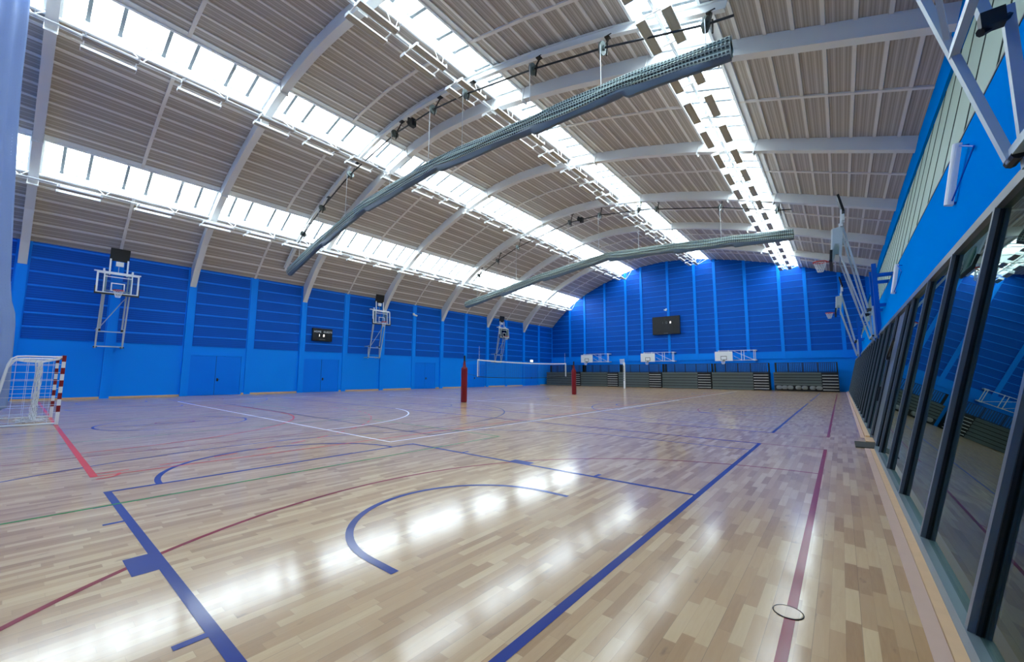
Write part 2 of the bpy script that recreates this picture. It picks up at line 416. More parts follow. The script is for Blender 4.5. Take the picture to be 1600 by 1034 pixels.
for cy, s in ((8.42, 1), (34.5, -1)):
    n.arc(-16.6, cy, 7.25, 0 if s > 0 else 180, 180 if s > 0 else 360, 0.055, 64)
    e = 6.95 if s > 0 else 36.0
    for q in (-7.25, 7.25): n.seg(-16.6+q, e, -16.6+q, cy, 0.055)
    for q in (-2.45, 2.45): n.seg(-16.6+q, e, -16.6+q, e+s*5.8, 0.05)
    n.seg(-19.05, e+s*5.8, -14.15, e+s*5.8, 0.05); n.arc(-16.6, e+s*5.8, 1.8, 0 if s > 0 else 180, 180 if s > 0 else 360, 0.05)
put(n)
r = lines('handball_marking', 'l_red', 0.0028)
r.seg(-33.0, 0.88, -8.86, 0.88, 0.085); r.seg(-8.86, 0.84, -8.7, 8.0, 0.05); r.seg(-8.7, 8.0, -8.7, 41.0, 0.045)
r.arc(-8.9, 0.88, 0.28, 0, 95, 0.045, 16)
r.arc(-18.4+0.8, 0.88, 6.0, 0, 90, 0.055, 40); r.seg(-17.6, 6.88, -21.0, 6.88, 0.05); r.arc(-21.0, 0.88, 6.0, 90, 180, 0.055, 40)
for i in range(18): r.arc(-17.7, 0.88, 8.6, i*5.4, i*5.4+2.8, 0.05, 4)
put(r)
w = lines('futsal_marking', 'l_white', 0.0032)
w.seg(-28.2, 5.72, -8.2, 5.62, 0.055); w.seg(-8.2, 5.62, -8.2, 46.0, 0.055); w.seg(-28.2, 5.72, -28.2, 46, 0.055)
w.arc(-16.8, 5.65, 5.5, 0, 80, 0.055, 40)
w.rect(-25.9, 17.5, -8.0, 26.5, 0.05); w.seg(-16.9, 17.5, -16.9, 26.5, 0.05)
put(w)

# floor socket cover
ring = MB()
ring.lathe((-0.375, 3.4, 0), [(0.083, 0.0002), (0.083, 0.0042), (0.078, 0.005), (0.0, 0.005)], 40)
sock = ring.build('floor_socket_cover', 'floor'); tag(sock, 'small round wooden floor socket cover on the wide magenta line', 'floor cover')
MB().tube([(-0.375+0.085*math.cos(a*PI/20), 3.4+0.085*math.sin(a*PI/20), 0.002) for a in range(40)], 0.0042, 6, True).build('rim', 'darksteel', sock)

# ------------------------------------------------------------------ left wall
wl = MB().box(WL-0.3, WL, Y0, Y1+0.3, 0, 9.4).build('wall_left', 'blue', kind='structure')
cols = [b for b in BEAM] + [b+3.78 for b in BEAM]
cols = sorted(c for c in cols if c < Y1)
edges = [Y0]+cols+[Y1]
pan = MB(); rail = MB()
for a, b in zip(edges, edges[1:]):
    if b-a < 0.6: continue
    y0 = a+0.28; y1 = b-0.28
    pan.box(WL, WL+0.03, y0, y1, 3.42, 8.86)
    z = 4.08
    while z < 8.8:
        rail.box(WL+0.03, WL+0.06, y0, y1, z-0.045, z+0.045); z += 0.775
pan.build('acoustic_panel', 'panel', wl, kind='structure'); rail.build('panel_rail', 'rib', wl, kind='structure')
cb = MB()
for c in cols:
    beam = any(abs(c-b) < 0.01 for b in BEAM)
    cb.box(WL, WL+(0.16 if beam else 0.07), c-0.21, c+0.21, 0.0, 7.5 if beam else 8.84)
cb.build('wall_pier', 'blue', wl, kind='structure')
doors = [(7.35,10.65,2,True),(14.95,18.2,2,True),(22.9,22.9,0,False),(26.2,29.3,2,True),(33.2,37.2,0,False),(45.4,48.4,2,True)]
bb = MB(); prev = Y0
DR = [(7.45,10.55),(15.05,18.1),(26.35,29.15),(33.3,37.1),(45.3,48.5)]
for a, b in DR:
    bb.box(WL, WL+0.035, prev, a-0.12, 0, 0.11); prev = b+0.12
bb.box(WL, WL+0.035, prev, Y1, 0, 0.11)
bb.build('baseboard_left', 'wood', kind='structure')
for i, (a, b) in enumerate(DR):
    d = MB()
    d.box(WL, WL+0.05, a-0.1, a, 0, 2.86).box(WL, WL+0.05, b, b+0.1, 0, 2.86).box(WL, WL+0.05, a, b, 2.78, 2.88)
    fr = d.build('door_%d' % (i+1), 'blue', kind='structure')
    mid = (a+b)/2
    for y0, y1, hy in ((a+0.02, mid-0.012, None), (mid+0.012, b-0.02, mid+0.14)):
        leaf = MB().box(WL+0.002, WL+0.03, y0, y1, 0.02, 2.77).build('door_leaf', 'blue_d', fr)
        if hy:
            h = MB().box(WL+0.03, WL+0.04, hy-0.05, hy+0.05, 0.98, 1.2).tube([(WL+0.04,hy,1.1),(WL+0.09,hy,1.1),(WL+0.09,hy+0.13,1.1)], 0.014, 8)
            h.build('door_handle', 'darksteel', leaf)
    MB().box(WL+0.001, WL+0.004, mid-0.012, mid+0.012, 0.02, 2.77).build('door_gap', 'stand_d', fr)

# ------------------------------------------------------------------ end wall
pts = [(x, z) for x, z in RP if x >= WL] 
def end_wall(y0, y1, name, mat):
    poly = [(WL-0.3, 0)] + [(3.4+0.4, 0)] + [(3.8, 11.4)] + [(x, z+0.12) for x, z in reversed(RP)]
    mb = MB(); n_ = len(poly)
    mb.add([(x, y0, z) for x, z in poly]+[(x, y1, z) for x, z in poly], [tuple(range(n_)), tuple(reversed(range(n_, 2*n_)))]+[(i, i+n_, (i+1) % n_+n_, (i+1) % n_) for i in range(n_)])
    return mb.build(name, mat, kind='structure')
we = end_wall(Y1, Y1+0.3, 'wall_end', 'blue'); wb = end_wall(Y0-0.3, Y0, 'wall_back', 'blue')
ECOL = [-31.45,-28.95,-25.67,-22.5,-20.3,-16.77,-13.5,-11.2,-8.0,-4.7,-2.4,0.47]
eb = [WL]+ECOL+[2.6]
pan = MB(); rail = MB(); cb = MB()
for a, b in zip(eb, eb[1:]):
    x0 = a+(0.15 if a > WL else 0.02); x1 = b-0.15
    zt0, zt1 = rz(x0), rz(x1); zt = [rz(x0+(x1-x0)*t/6) for t in range(7)]
    # panel with a top that follows the roof
    xs = [x0+(x1-x0)*t/6 for t in range(7)]
    poly = [(x0, 4.2), (x1, 4.2)]+[(xs[6-t], zt[6-t]-0.02) for t in range(7)]
    n_ = len(poly)
    pan.add([(x, Y1-0.03, z) for x, z in poly]+[(x, Y1, z) for x, z in poly], [tuple(range(n_)), tuple(reversed(range(n_, 2*n_)))]+[(i, i+n_, (i+1) % n_+n_, (i+1) % n_) for i in range(n_)])
    z = 4.85
    while z < max(zt):
        xa, xb = x0, x1
        if z > zt[0]-0.1:
            xa = next((xs[t] for t in range(7) if zt[t]-0.1 > z), None)
        if z > zt[-1]-0.1:
            xb = next((xs[6-t] for t in range(7) if zt[6-t]-0.1 > z), None)
        if xa is not None and xb is not None and xb-xa > 0.1:
            rail.box(xa, xb, Y1-0.06, Y1-0.03, z-0.03, z+0.03)
        z += 0.70
for c in ECOL: cb.box(c-0.16, c+0.16, Y1-0.12, Y1, 3.4, rz(c)-0.02)
cb.box(WL, 1.4, Y1-0.08, Y1, 3.42, 4.2)
pan.build('acoustic_panel', 'panel', we, kind='structure'); rail.build('panel_rail', 'rib', we, kind='structure'); cb.build('wall_pier', 'blue', we, kind='structure')

# ------------------------------------------------------------------ right wall (leaning outward), glazing below
def lean_quad(mb, y0, y1, z0, z1, off=0.0, th=0.2):
    a = [wp(y0,z0,off), wp(y1,z0,off), wp(y1,z1,off), wp(y0,z1,off)]; b = [p-WN*th for p in a]
    mb.add(a+b, [(0,1,2,3),(7,6,5,4),(0,4,5,1),(1,5,6,2),(2,6,7,3),(3,7,4,0)])
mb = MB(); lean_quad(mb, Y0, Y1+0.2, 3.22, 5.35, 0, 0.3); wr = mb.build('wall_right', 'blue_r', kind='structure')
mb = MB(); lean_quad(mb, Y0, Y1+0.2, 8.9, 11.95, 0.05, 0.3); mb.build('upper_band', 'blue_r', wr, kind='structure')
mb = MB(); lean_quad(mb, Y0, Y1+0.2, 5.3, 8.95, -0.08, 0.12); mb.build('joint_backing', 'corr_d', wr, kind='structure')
mb = MB(); y = 7.5-1.76*9
while y < Y1:
    lean_quad(mb, max(Y0, y+0.05), min(Y1, y+1.73), 5.30, 8.93, -0.02, 0.04)
    y += 1.76
mb.build('clerestory_panel', 'corr', wr, kind='structure')
mb = MB(); y = 7.5-1.76*9
while y < Y1:
    if y > Y0: mb.bar(wp(y+0.02, 5.3, -0.02), wp(y+0.02, 8.93, -0.02), 0.04, 0.02, up=WN)
    y += 1.76
mb.build('clerestory_joint', 'corr_d', wr, kind='structure')
mb = MB(); lean_quad(mb, Y0, Y1, 5.33, 5.37, 0.012, 0.03); mb.build('flashing', 'greydoor', wr, kind='structure')
# frame: head rail, sill, mullions
DY0, DY1 = 11.88, 13.82
mul = sorted([11.86]+[10.95-1.81*k for k in range(0, 11)] + [13.86+1.86*k for k in range(0, 21)])
mul = [m for m in mul if Y0 < m < Y1-0.1]
gf = MB(); lean_quad(gf, Y0, Y1, 3.09, 3.16, 0.026, 0.08); lean_quad(gf, Y0, Y1, 3.175, 3.235, 0.014, 0.08)
g_head = gf.build('window_1', 'frame', kind='structure')
gg = MB()
for a, b in ((Y0, DY0), (DY1, Y1)):
    lean_quad(gg, a, b, 0.0, 0.075, 0.035, 0.16)
gg.build('window_sill', 'sill', g_head, kind='structure')
for m in mul:
    q = MB(); q.bar(wp(m, 0.03, 0.012), wp(m, 3.1, 0.012), 0.06, 0.032, up=WN); q.build('mullion', 'frame', g_head, kind='structure')
    q = MB(); q.bar(wp(m, 0.08, -0.016), wp(m, 3.08, -0.016), 0.10, 0.024, up=WN); q.build('gasket', 'frame_d', g_head, kind='structure')
for a, b in zip([Y0]+mul, mul+[Y1]):
    if a >= 11.7 and b <= 13.95: continue
    q = MB(); lean_quad(q, a+0.03, b-0.03, 0.07, 3.1, -0.022, 0.012); q.build('window_pane', 'glass', g_head, kind='structure')
# grey door leaf in the glazed wall
q = MB(); lean_quad(q, DY0+0.04, DY1-0.02, 0.02, 3.06, -0.03, 0.05); dl = q.build('door_6', 'greydoor', kind='structure')
q = MB(); q.bar(wp(13.5, 2.02, 0.06), wp(12.6, 2.4, 0.06), 0.05, 0.04, up=WN); q.bar(wp(13.6, 2.0, 0.04), wp(13.35, 2.0, 0.04), 0.08, 0.07, up=WN); q.build('door_closer', 'black', dl)
q = MB(); q.bar(wp(13.55, 0.95, 0.06), wp(13.55, 1.3, 0.06), 0.03, 0.04, up=WN); q.build('door_handle', 'black', dl)
# corridor behind the glazing
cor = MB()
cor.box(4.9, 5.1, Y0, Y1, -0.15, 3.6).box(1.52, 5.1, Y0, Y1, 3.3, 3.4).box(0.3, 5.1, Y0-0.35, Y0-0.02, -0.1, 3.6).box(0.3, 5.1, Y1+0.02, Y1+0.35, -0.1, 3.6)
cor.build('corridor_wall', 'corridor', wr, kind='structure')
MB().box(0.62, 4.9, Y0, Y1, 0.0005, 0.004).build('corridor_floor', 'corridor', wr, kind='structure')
# pale wood threshold strips
MB().box(0.30, 0.385, Y0, DY0+0.0, 0.0, 0.006).build('trim_1', 'strip', kind='structure')
MB().box(0.39, 0.455, Y0, DY0, 0.0, 0.009).build('trim_2', 'wood', kind='structure')
MB().box(0.385, 0.47, DY1, Y1, 0.0, 0.07).build('baseboard_right', 'wood', kind='structure')
MB().box(0.29, 0.37, DY1, Y1, 0.0, 0.006).build('trim_3', 'strip', kind='structure')
MB().box(0.36, 0.52, 12.95, 13.85, 0.0, 0.03).build('trim_4', 'wood', kind='structure')
tag(MB().box(0.15, 0.53, 11.9, 12.92, 0.0, 0.018).build('door_mat', 'mat'), 'dark rubber mat on the floor in front of the grey door in the glazed wall', 'mat')

# ------------------------------------------------------------------ roof deck, battens, arches, skylights
def arc_x(x0, x1, n):
    return [x0+(x1-x0)*i/n for i in range(n+1)]
def arclen(xs):
    s = [0.0]
    for a, b in zip(xs, xs[1:]): s.append(s[-1]+math.hypot(b-a, rz(b)-rz(a)))
    return s
for i, (x0, x1) in enumerate(STRIPS):
    xs = arc_x(x0, x1, 28); s = arclen(xs); T = 0.14
    low = [V((x,0,rz(x))) for x in xs]; up = [p+rnorm(p.x)*T for p in low]
    mb = MB(); vs = []; fs = []; us = []
    for (p, q) in ((low, 0), (up, 1)):
        for v in p:
            for y in (Y0, Y1): vs.append((v.x, y, v.z))
    n = len(xs)
    for k in range(n-1):
        fs.append((2*k, 2*k+1, 2*k+3, 2*k+2)); us.append([(s[k],Y0),(s[k],Y1),(s[k+1],Y1),(s[k+1],Y0)])
        o = 2*n; fs.append((o+2*k, o+2*k+2, o+2*k+3, o+2*k+1)); us.append([(0,0)]*4)
    for k in (0, n-1):
        fs.append((2*k, 2*k+1, 2*n+2*k+1, 2*n+2*k)); us.append([(0,0)]*4)
    mb.add(vs, fs, us); ce = mb.build('ceiling', 'deck', kind='structure')
    nb = max(2, round(s[-1]/0.80)); bt = MB()
    for j in range(1, nb):
        t = s[-1]*j/nb; k = max(q for q in range(n) if s[q] <= t); k = min(k, n-2); f = (t-s[k])/(s[k+1]-s[k])
        x = xs[k]+(xs[k+1]-xs[k])*f; nn = rnorm(x); p = V((x,0,rz(x)))-nn*0.02; tt = V((nn.z,0,-nn.x))
        bt.obox(p+V((0,(Y0+Y1)/2,0)), tt*0.055, V((0,(Y1-Y0)/2,0)), nn*0.022)
    bt.build('ceiling_batten', 'batten', ce, kind='structure')
    # mid-bay purlin strip
    mr = MB()
    for b in BEAM:
        y = b+3.78
        if y > Y1: continue
        mr.sweep([[V((x,y+dy,rz(x)))-rnorm(x)*d for dy, d in ((-0.07,0.0),(0.07,0.0),(0.07,0.07),(-0.07,0.07))] for x in xs])
    mr.build('ceiling_rib', 'batten', ce, kind='structure')
# eave fillers keep daylight out at both ends
MB().box(WL-0.5, WL+0.02, Y0, Y1, 8.3, 9.5).build('trim_5', 'blue', kind='structure')

for b in BEAM:
    xs = arc_x(-34.62, 3.16, 46); mb = MB(); secs = []
    for x in xs:
        nn = rnorm(x, 0.9); top = V((x,0,rz_s(x)+0.03)); bot = top-nn*0.60
        if x < -33.2:
            t = (-33.2-x)/1.42; bot = bot.lerp(V((-34.56,0,7.48)), t)
        if bot.x < -34.66: bot.x = -34.66
        if bot.x > wallx(bot.z)-0.02: bot.x = wallx(bot.z)-0.02
        secs.append([(top.x,b-0.17,top.z),(top.x,b+0.17,top.z),(bot.x,b+0.17,bot.z),(bot.x,b-0.17,bot.z)])
    mb.sweep(secs)
    bm_ = mb.build('roof_arch_beam', 'white_steel', kind='structure')
    st = MB()
    for lo, hi in SKY:
        for x in (lo-0.25, hi+0.25):
            nn = rnorm(x, 0.9); tt = V((nn.z,0,-nn.x)); p = V((x,b,rz_s(x)))-nn*0.34
            st.obox(p, tt*0.02, V((0,0.195,0)), nn*0.36)
    st.build('stiffener_plate', 'white_steel', bm_, kind='structure')

def bay_edges():
    e = [Y0]+[b for b in BEAM if b > Y0+0.6]+[Y1]
    return e
BE = bay_edges(); wn = 2
for si, (lo, hi) in enumerate(SKY):
    nn = rnorm((lo+hi)/2, 1.0); tt = V((nn.z,0,-nn.x)); H = 0.42
    # curbs along the opening (full length)
    pl, ph = V((lo,0,rz(lo))), V((hi,0,rz(hi)))
    cb = MB()
    for p, sg in ((pl, -1), (ph, 1)):
        c = p+nn*(H/2-0.06)+tt*sg*0.03
        cb.obox(c+V((0,(Y0+Y1)/2,0)), tt*0.05, V((0,(Y1-Y0)/2,0)), nn*(H/2+0.07))
        c2 = p-nn*0.0-tt*sg*-0.13
        fw = 0.16 if sg > 0 else 0.04
        cb.obox(p+tt*sg*fw-nn*0.03+V((0,(Y0+Y1)/2,0)), tt*fw, V((0,(Y1-Y0)/2,0)), nn*0.03)
    cb.build('trim_%d' % (6+si), 'curb', kind='structure')
    for a, b in zip(BE, BE[1:]):
        f = MB()
        for y in ((a+0.2, b-0.2) if b < Y1 else (a+0.2, b-0.05)):
            f.obox((pl+ph)/2+nn*(H/2)+V((0,y,0)), (ph-pl)/2, V((0,0.05,0)), nn*(H/2))
        for sgn in (0.06, 0.94):
            p = pl.lerp(ph, sgn)+nn*(H-0.02); f.obox(p+V((0,(a+b)/2,0)), tt*0.05, V((0,(b-a)/2,0)), nn*0.04)
        wo = f.build('window_%d' % wn, 'curb', kind='structure'); wn += 1
        bars = MB(); nbay = 3; L = (b-a-0.4)/nbay
        for k in range(nbay):
            for fr_ in (0.30, 0.70):
                y = a+0.2+L*(k+fr_)
                if y < b-0.3: bars.obox((pl+ph)/2+nn*(H-0.04)+V((0,y,0)), (ph-pl)*0.47, V((0,0.065,0)), nn*0.03)
        bars.build('glazing_bar', 'glazing_bar', wo, kind='structure')
        g = MB(); c = (pl+ph)/2+nn*(H+0.06)+V((0,(a+b)/2,0)); g.obox(c, (ph-pl)/2, V((0,(b-a)/2,0)), nn*0.006)
        g.build('window_pane', 'pane', wo, kind='structure')
    # daylight portal for this strip of sky
    li = bpy.data.lights.new('sky_portal', 'AREA'); li.shape = 'RECTANGLE'; li.size = (ph-pl).length-0.05; li.size_y = Y1-Y0-0.1
    lo_ = bpy.data.objects.new('sky_portal', li); C.objects.link(lo_)
    zax = nn; xax = tt; yax = zax.cross(xax)
    lo_.matrix_world = Matrix(((xax.x,yax.x,zax.x,0),(xax.y,yax.y,zax.y,0),(xax.z,yax.z,zax.z,0),(0,0,0,1)))
    lo_.matrix_world.translation = (pl+ph)/2+nn*(H-0.1)+V((0,(Y0+Y1)/2,0))
    li.cycles.is_portal = True

# ------------------------------------------------------------------ lighting runs
RUN = [(-30.72,10.90,'lowest skylight, nearest the left wall'),(-22.1,14.3,'second skylight from the left wall'),(-12.95,14.75,'third skylight from the left wall'),(-3.82,12.68,'skylight nearest the glazed right wall')]
LUMY = [-5.5,-2.5,0.5,3.52,6.6]+[9.05+2.49*k for k in range(17)]
def make_lum():
    t = thing('luminaire', 'twin luminaire', 'ceiling light')
    for sx in (-1, 1):
        o = sx*0.40; m = MB()
        pr = [(-0.155,0.0),(-0.135,0.09),(-0.07,0.14),(0.07,0.14),(0.135,0.09),(0.155,0.0),(0.143,0.0),(0.125,0.085),(0.065,0.13),(-0.065,0.13),(-0.125,0.085),(-0.143,0.0)]
        m.sweep([[(o+x,y,z) for x, z in pr] for y in (0, 1.62)])
        m.box(o-0.15,o+0.15,-0.012,0.0,0,0.13).box(o-0.15,o+0.15,1.62,1.632,0,0.13)
        h = m.build('reflector', 'lamp_white', t, smooth=False)
        l = MB()
        for q in (-0.07,0.07): l.box(o+q-0.012,o+q+0.012,0.01,1.61,0.001,0.02)
        l.box(o-0.135,o+0.135,0.01,1.61,0.012,0.022)
        l.build('louvre', 'louvre', h, world=False)
    for y in (0.04, 1.56):
        m = MB().box(-0.55,0.55,y,y+0.04,0.13,0.165).box(-0.025,0.025,y,y+0.04,0.16,0.30)
        m.box(-0.55,-0.53,y,y+0.06,0.0,0.16).box(0.53,0.55,y,y+0.06,0.0,0.16)
        m.build('bracket', 'lamp_white', t)
    return t
proto = make_lum(); first = True
for (x, z, where), word in zip(RUN, ('lowest','second','third','rightmost')):
    ys = sorted([y for y in LUMY if y > {'lowest': -5, 'second': -5, 'third': 3.0, 'rightmost': 6.0}[word]], reverse=True)   # only those in the picture
    for i, y in enumerate(ys):
        lab = 'white twin-trough luminaire, %s from the end wall, under the %s' % (ORD[i], where)
        if first: t = proto; t.location = (x,y,z); t['label'] = lab; first = False
        else: t = dup(proto, (x,y,z), None, lab)
        t['group'] = 'luminaires under the skylights'
for (x, z, where), (lo, hi) in zip(RUN, SKY):
    t = thing('light_rail', 'long white steel tube carrying luminaires under the '+where, 'light rail', (x, 0, z), 0, 'light rails under the skylights')
    zt = z+0.32
    MB().tube([(x,Y0+0.1,zt),(x,51.9,zt)], 0.045, 8).build('tube', 'white', t)
    MB().tube([(x-0.02,Y0+0.1,zt-0.09),(x-0.02,51.9,zt-0.09)], 0.018, 5).build('cable_run', 'white', t)
    pl = V((lo-0.02,0,rz(lo)-0.02)); ph = V((hi,0,rz(hi)-0.02))
    ys = [y+0.8 for y in LUMY]
    for y in ys:
        s = MB(); 
        for dy in (-0.28, 0.28): s.tube([(x,y+0.95,zt),(pl.x,y+0.95+dy,pl.z)], 0.018, 5)
        s.build('strut', 'white', t)
        MB().tube([(x,y+1.0,zt),(ph.x-0.02,y+1.0,ph.z)], 0.009, 4).build('stay_cable', 'grey_cable', t)
    s = MB().tube([(x,51.85,zt),(ph.x,51.85,ph.z)], 0.03, 6).tube([(x,51.85,zt),(pl.x,51.85,pl.z)], 0.03, 6).tube([(x,51.85,zt),(ph.x,50.2,ph.z)], 0.02, 6)
    s.build('strut', 'white', t)

# ------------------------------------------------------------------ divider curtains, hoists
def interp(P, x):
    for (a, za), (b, zb) in zip(P, P[1:]):
        if a <= x <= b: return za+(zb-za)*(x-a)/(b-a)
    return P[0][1] if x < P[0][0] else P[-1][1]
def curtain(yc, P, lab, drums, hl, cl):
    x0, x1 = P[0][0], P[-1][0]; n = 130
    t = thing('divider_curtain', lab, 'divider curtain', ((x0+x1)/2, yc, P[0][1]-0.8), 0, 'raised divider curtains')
    lifts = [p[0] for p in P[1:-1]]
    zz = lambda x: interp(P, x)
    m = MB(); K = 14
    # the gathered netting lies in long folds, one above the other
    for fi, (dy, dz, ra, rb, ph) in enumerate(((-0.02,-0.13,0.17,0.13,0.0),(-0.06,-0.33,0.18,0.115,1.4),(0.05,-0.27,0.19,0.17,2.2),(-0.03,-0.50,0.17,0.10,3.0))):
        secs = []; uvs = []; s = 0; last = None
        for i in range(n+1):
            x = x0+(x1-x0)*i/n; z = zz(x)
            near = min(abs(x-d) for d in lifts); pinch = 0.80+0.20*min(1, near/1.1)
            if last: s += (V((x,0,z))-last).length
            last = V((x,0,z)); rg = []; ur = []; arc = 0; pp = None
            for k in range(K):
                a = 2*PI*k/K; w_ = 1+0.10*math.sin(3*a+x*0.9+ph)
                p = V((x, yc+pinch*(dy+ra*w_*math.cos(a)), z+pinch*(dz+rb*w_*math.sin(a))+0.012*math.sin(x*2.3+ph)))
                if pp: arc += (p-pp).length
                pp = p; rg.append(p); ur.append((s, arc))
            ur.append((s, arc+0.06)); secs.append(rg); uvs.append(ur)
        m.sweep(secs, True, True, uvs)
    m.build('netting', 'bundle', t, smooth=True)
    # vinyl lower curtain looped below the netting, deeper between the lift points
    secs = []
    ends = [x0]+lifts+[x1]
    for i in range(2*n+1):
        x = x0+0.03+(x1-x0-0.06)*i/(2*n); z = zz(x)
        seg = max(k for k in range(len(ends)-1) if ends[k] <= x+1e-6); f = (x-ends[seg])/(ends[seg+1]-ends[seg])
        dp = 0.66+0.16*min(1, f/0.06)*(1-0.75*f)+0.015*math.sin(x*1.9)
        pr = [(-0.12,0.46),(-0.14,0.58),(-0.06,dp-0.02),(0.0,dp),(0.07,dp-0.02),(0.13,0.58),(0.12,0.46)]
        secs.append([(x, yc+a, z-b) for a, b in pr])
    m = MB(); m.sweep(secs); m.build('vinyl_skirt', 'slate', t, smooth=True)
    # hoist
    h = thing('curtain_hoist', hl, 'hoist', ((x0+x1)/2, yc, rz(-16)-1.5), 0, 'divider curtain hoists')
    shz = lambda x: rz(x)-1.35+0.25*max(0, min(1, (x+18)/14))
    pts_ = [(x, yc, shz(x)) for x in drums]
    pts_ = [(drums[0]-0.9, yc, shz(drums[0])-0.55)]+pts_+[(drums[-1]+0.75, yc, shz(drums[-1])-0.15)]
    MB().tube(pts_, 0.038, 8).build('drive_shaft', 'darksteel', h)
    for x in drums:
        z = shz(x); ax = (V((x+0.3,yc,shz(x+0.3)))-V((x-0.3,yc,shz(x-0.3)))).normalized()
        d = MB().tube([V((x,yc,z))-ax*0.04, V((x,yc,z))+ax*0.04], 0.23, 18); d.tube([V((x,yc,z))-ax*0.12, V((x,yc,z))+ax*0.12], 0.09, 12)
        dd = d.build('pulley_drum', 'drum', h)
        MB().bar((x+0.18,yc-0.05,z-0.42),(x+0.18,yc+0.05,z+0.1),0.045,0.045).build('guide_arm', 'black', dd)
        br = MB().bar((x+0.1,yc+0.02,z),(x+0.1,yc+0.4,rz(x)-0.45),0.05,0.05).box(x-0.05,x+0.22,yc+0.28,yc+0.48,rz(x)-0.49,rz(x)-0.45)
        br.build('hanger', 'black', h)
        zc = interp(P, max(x0, min(x1, x)))
        if x0 < x < x1: MB().tube([(x+0.02,yc-0.22,z),(x+0.02,yc-0.22,zc-0.2)], 0.014, 5).build('lift_cable', 'grey_cable', h)
    # motor
    xm = cl; zm = shz(xm); mo = MB().box(xm-0.2,xm+0.05,yc-0.14,yc+0.14,zm-0.3,zm+0.12); mo.box(xm-0.42,xm-0.32,yc-0.1,yc+0.1,zm-0.1,zm+0.3); mo.tube([(xm-0.5,yc,zm+0.1),(xm-0.1,yc,zm+0.1)],0.10,12); mo.build('motor', 'black', h)
    # arched carrier beam (part of the roof structure)
    xs = arc_x(-33.6, -1.9, 44); mb = MB(); yb = yc+0.38
    for (hw, t0, t1) in ((0.09,0.10,0.13),(0.012,0.13,0.40),(0.09,0.40,0.43)):
        mb.sweep([[V((x,yb+dy,rz_s(x)))-rnorm(x,0.9)*d for dy, d in ((-hw,t0),(hw,t0),(hw,t1),(-hw,t1))] for x in xs])
    mb.build('hoist_carrier_beam', 'white_steel', kind='structure')
curtain(12.3, [(-31.6,9.5),(-26.6,10.8),(-21.4,11.85),(-14.9,12.25),(-9.1,11.95),(-5.2,11.75),(-1.85,11.35)],
        'rolled-up netting divider curtain with slate skirt, the nearer and larger of two', [-29.6,-26.9,-23.3,-18.6,-15.3,-12.9,-9.0,-5.9,-2.5],
        'dark shaft with pulleys and lift cables above the nearer divider curtain', -16.9)
curtain(30.0, [(-30.9,9.35),(-26,10.05),(-21,10.85),(-14.3,11.6),(-9.1,11.3),(-5.2,11.0),(-1.72,10.72)],
        'rolled-up netting divider curtain with slate skirt, the farther and smaller of two', [-29.0,-26.4,-23.8,-17.9,-15.0,-11.6,-10.2,-5.8,-2.5],
        'dark shaft with pulleys and lift cables above the farther divider curtain', -16.6)

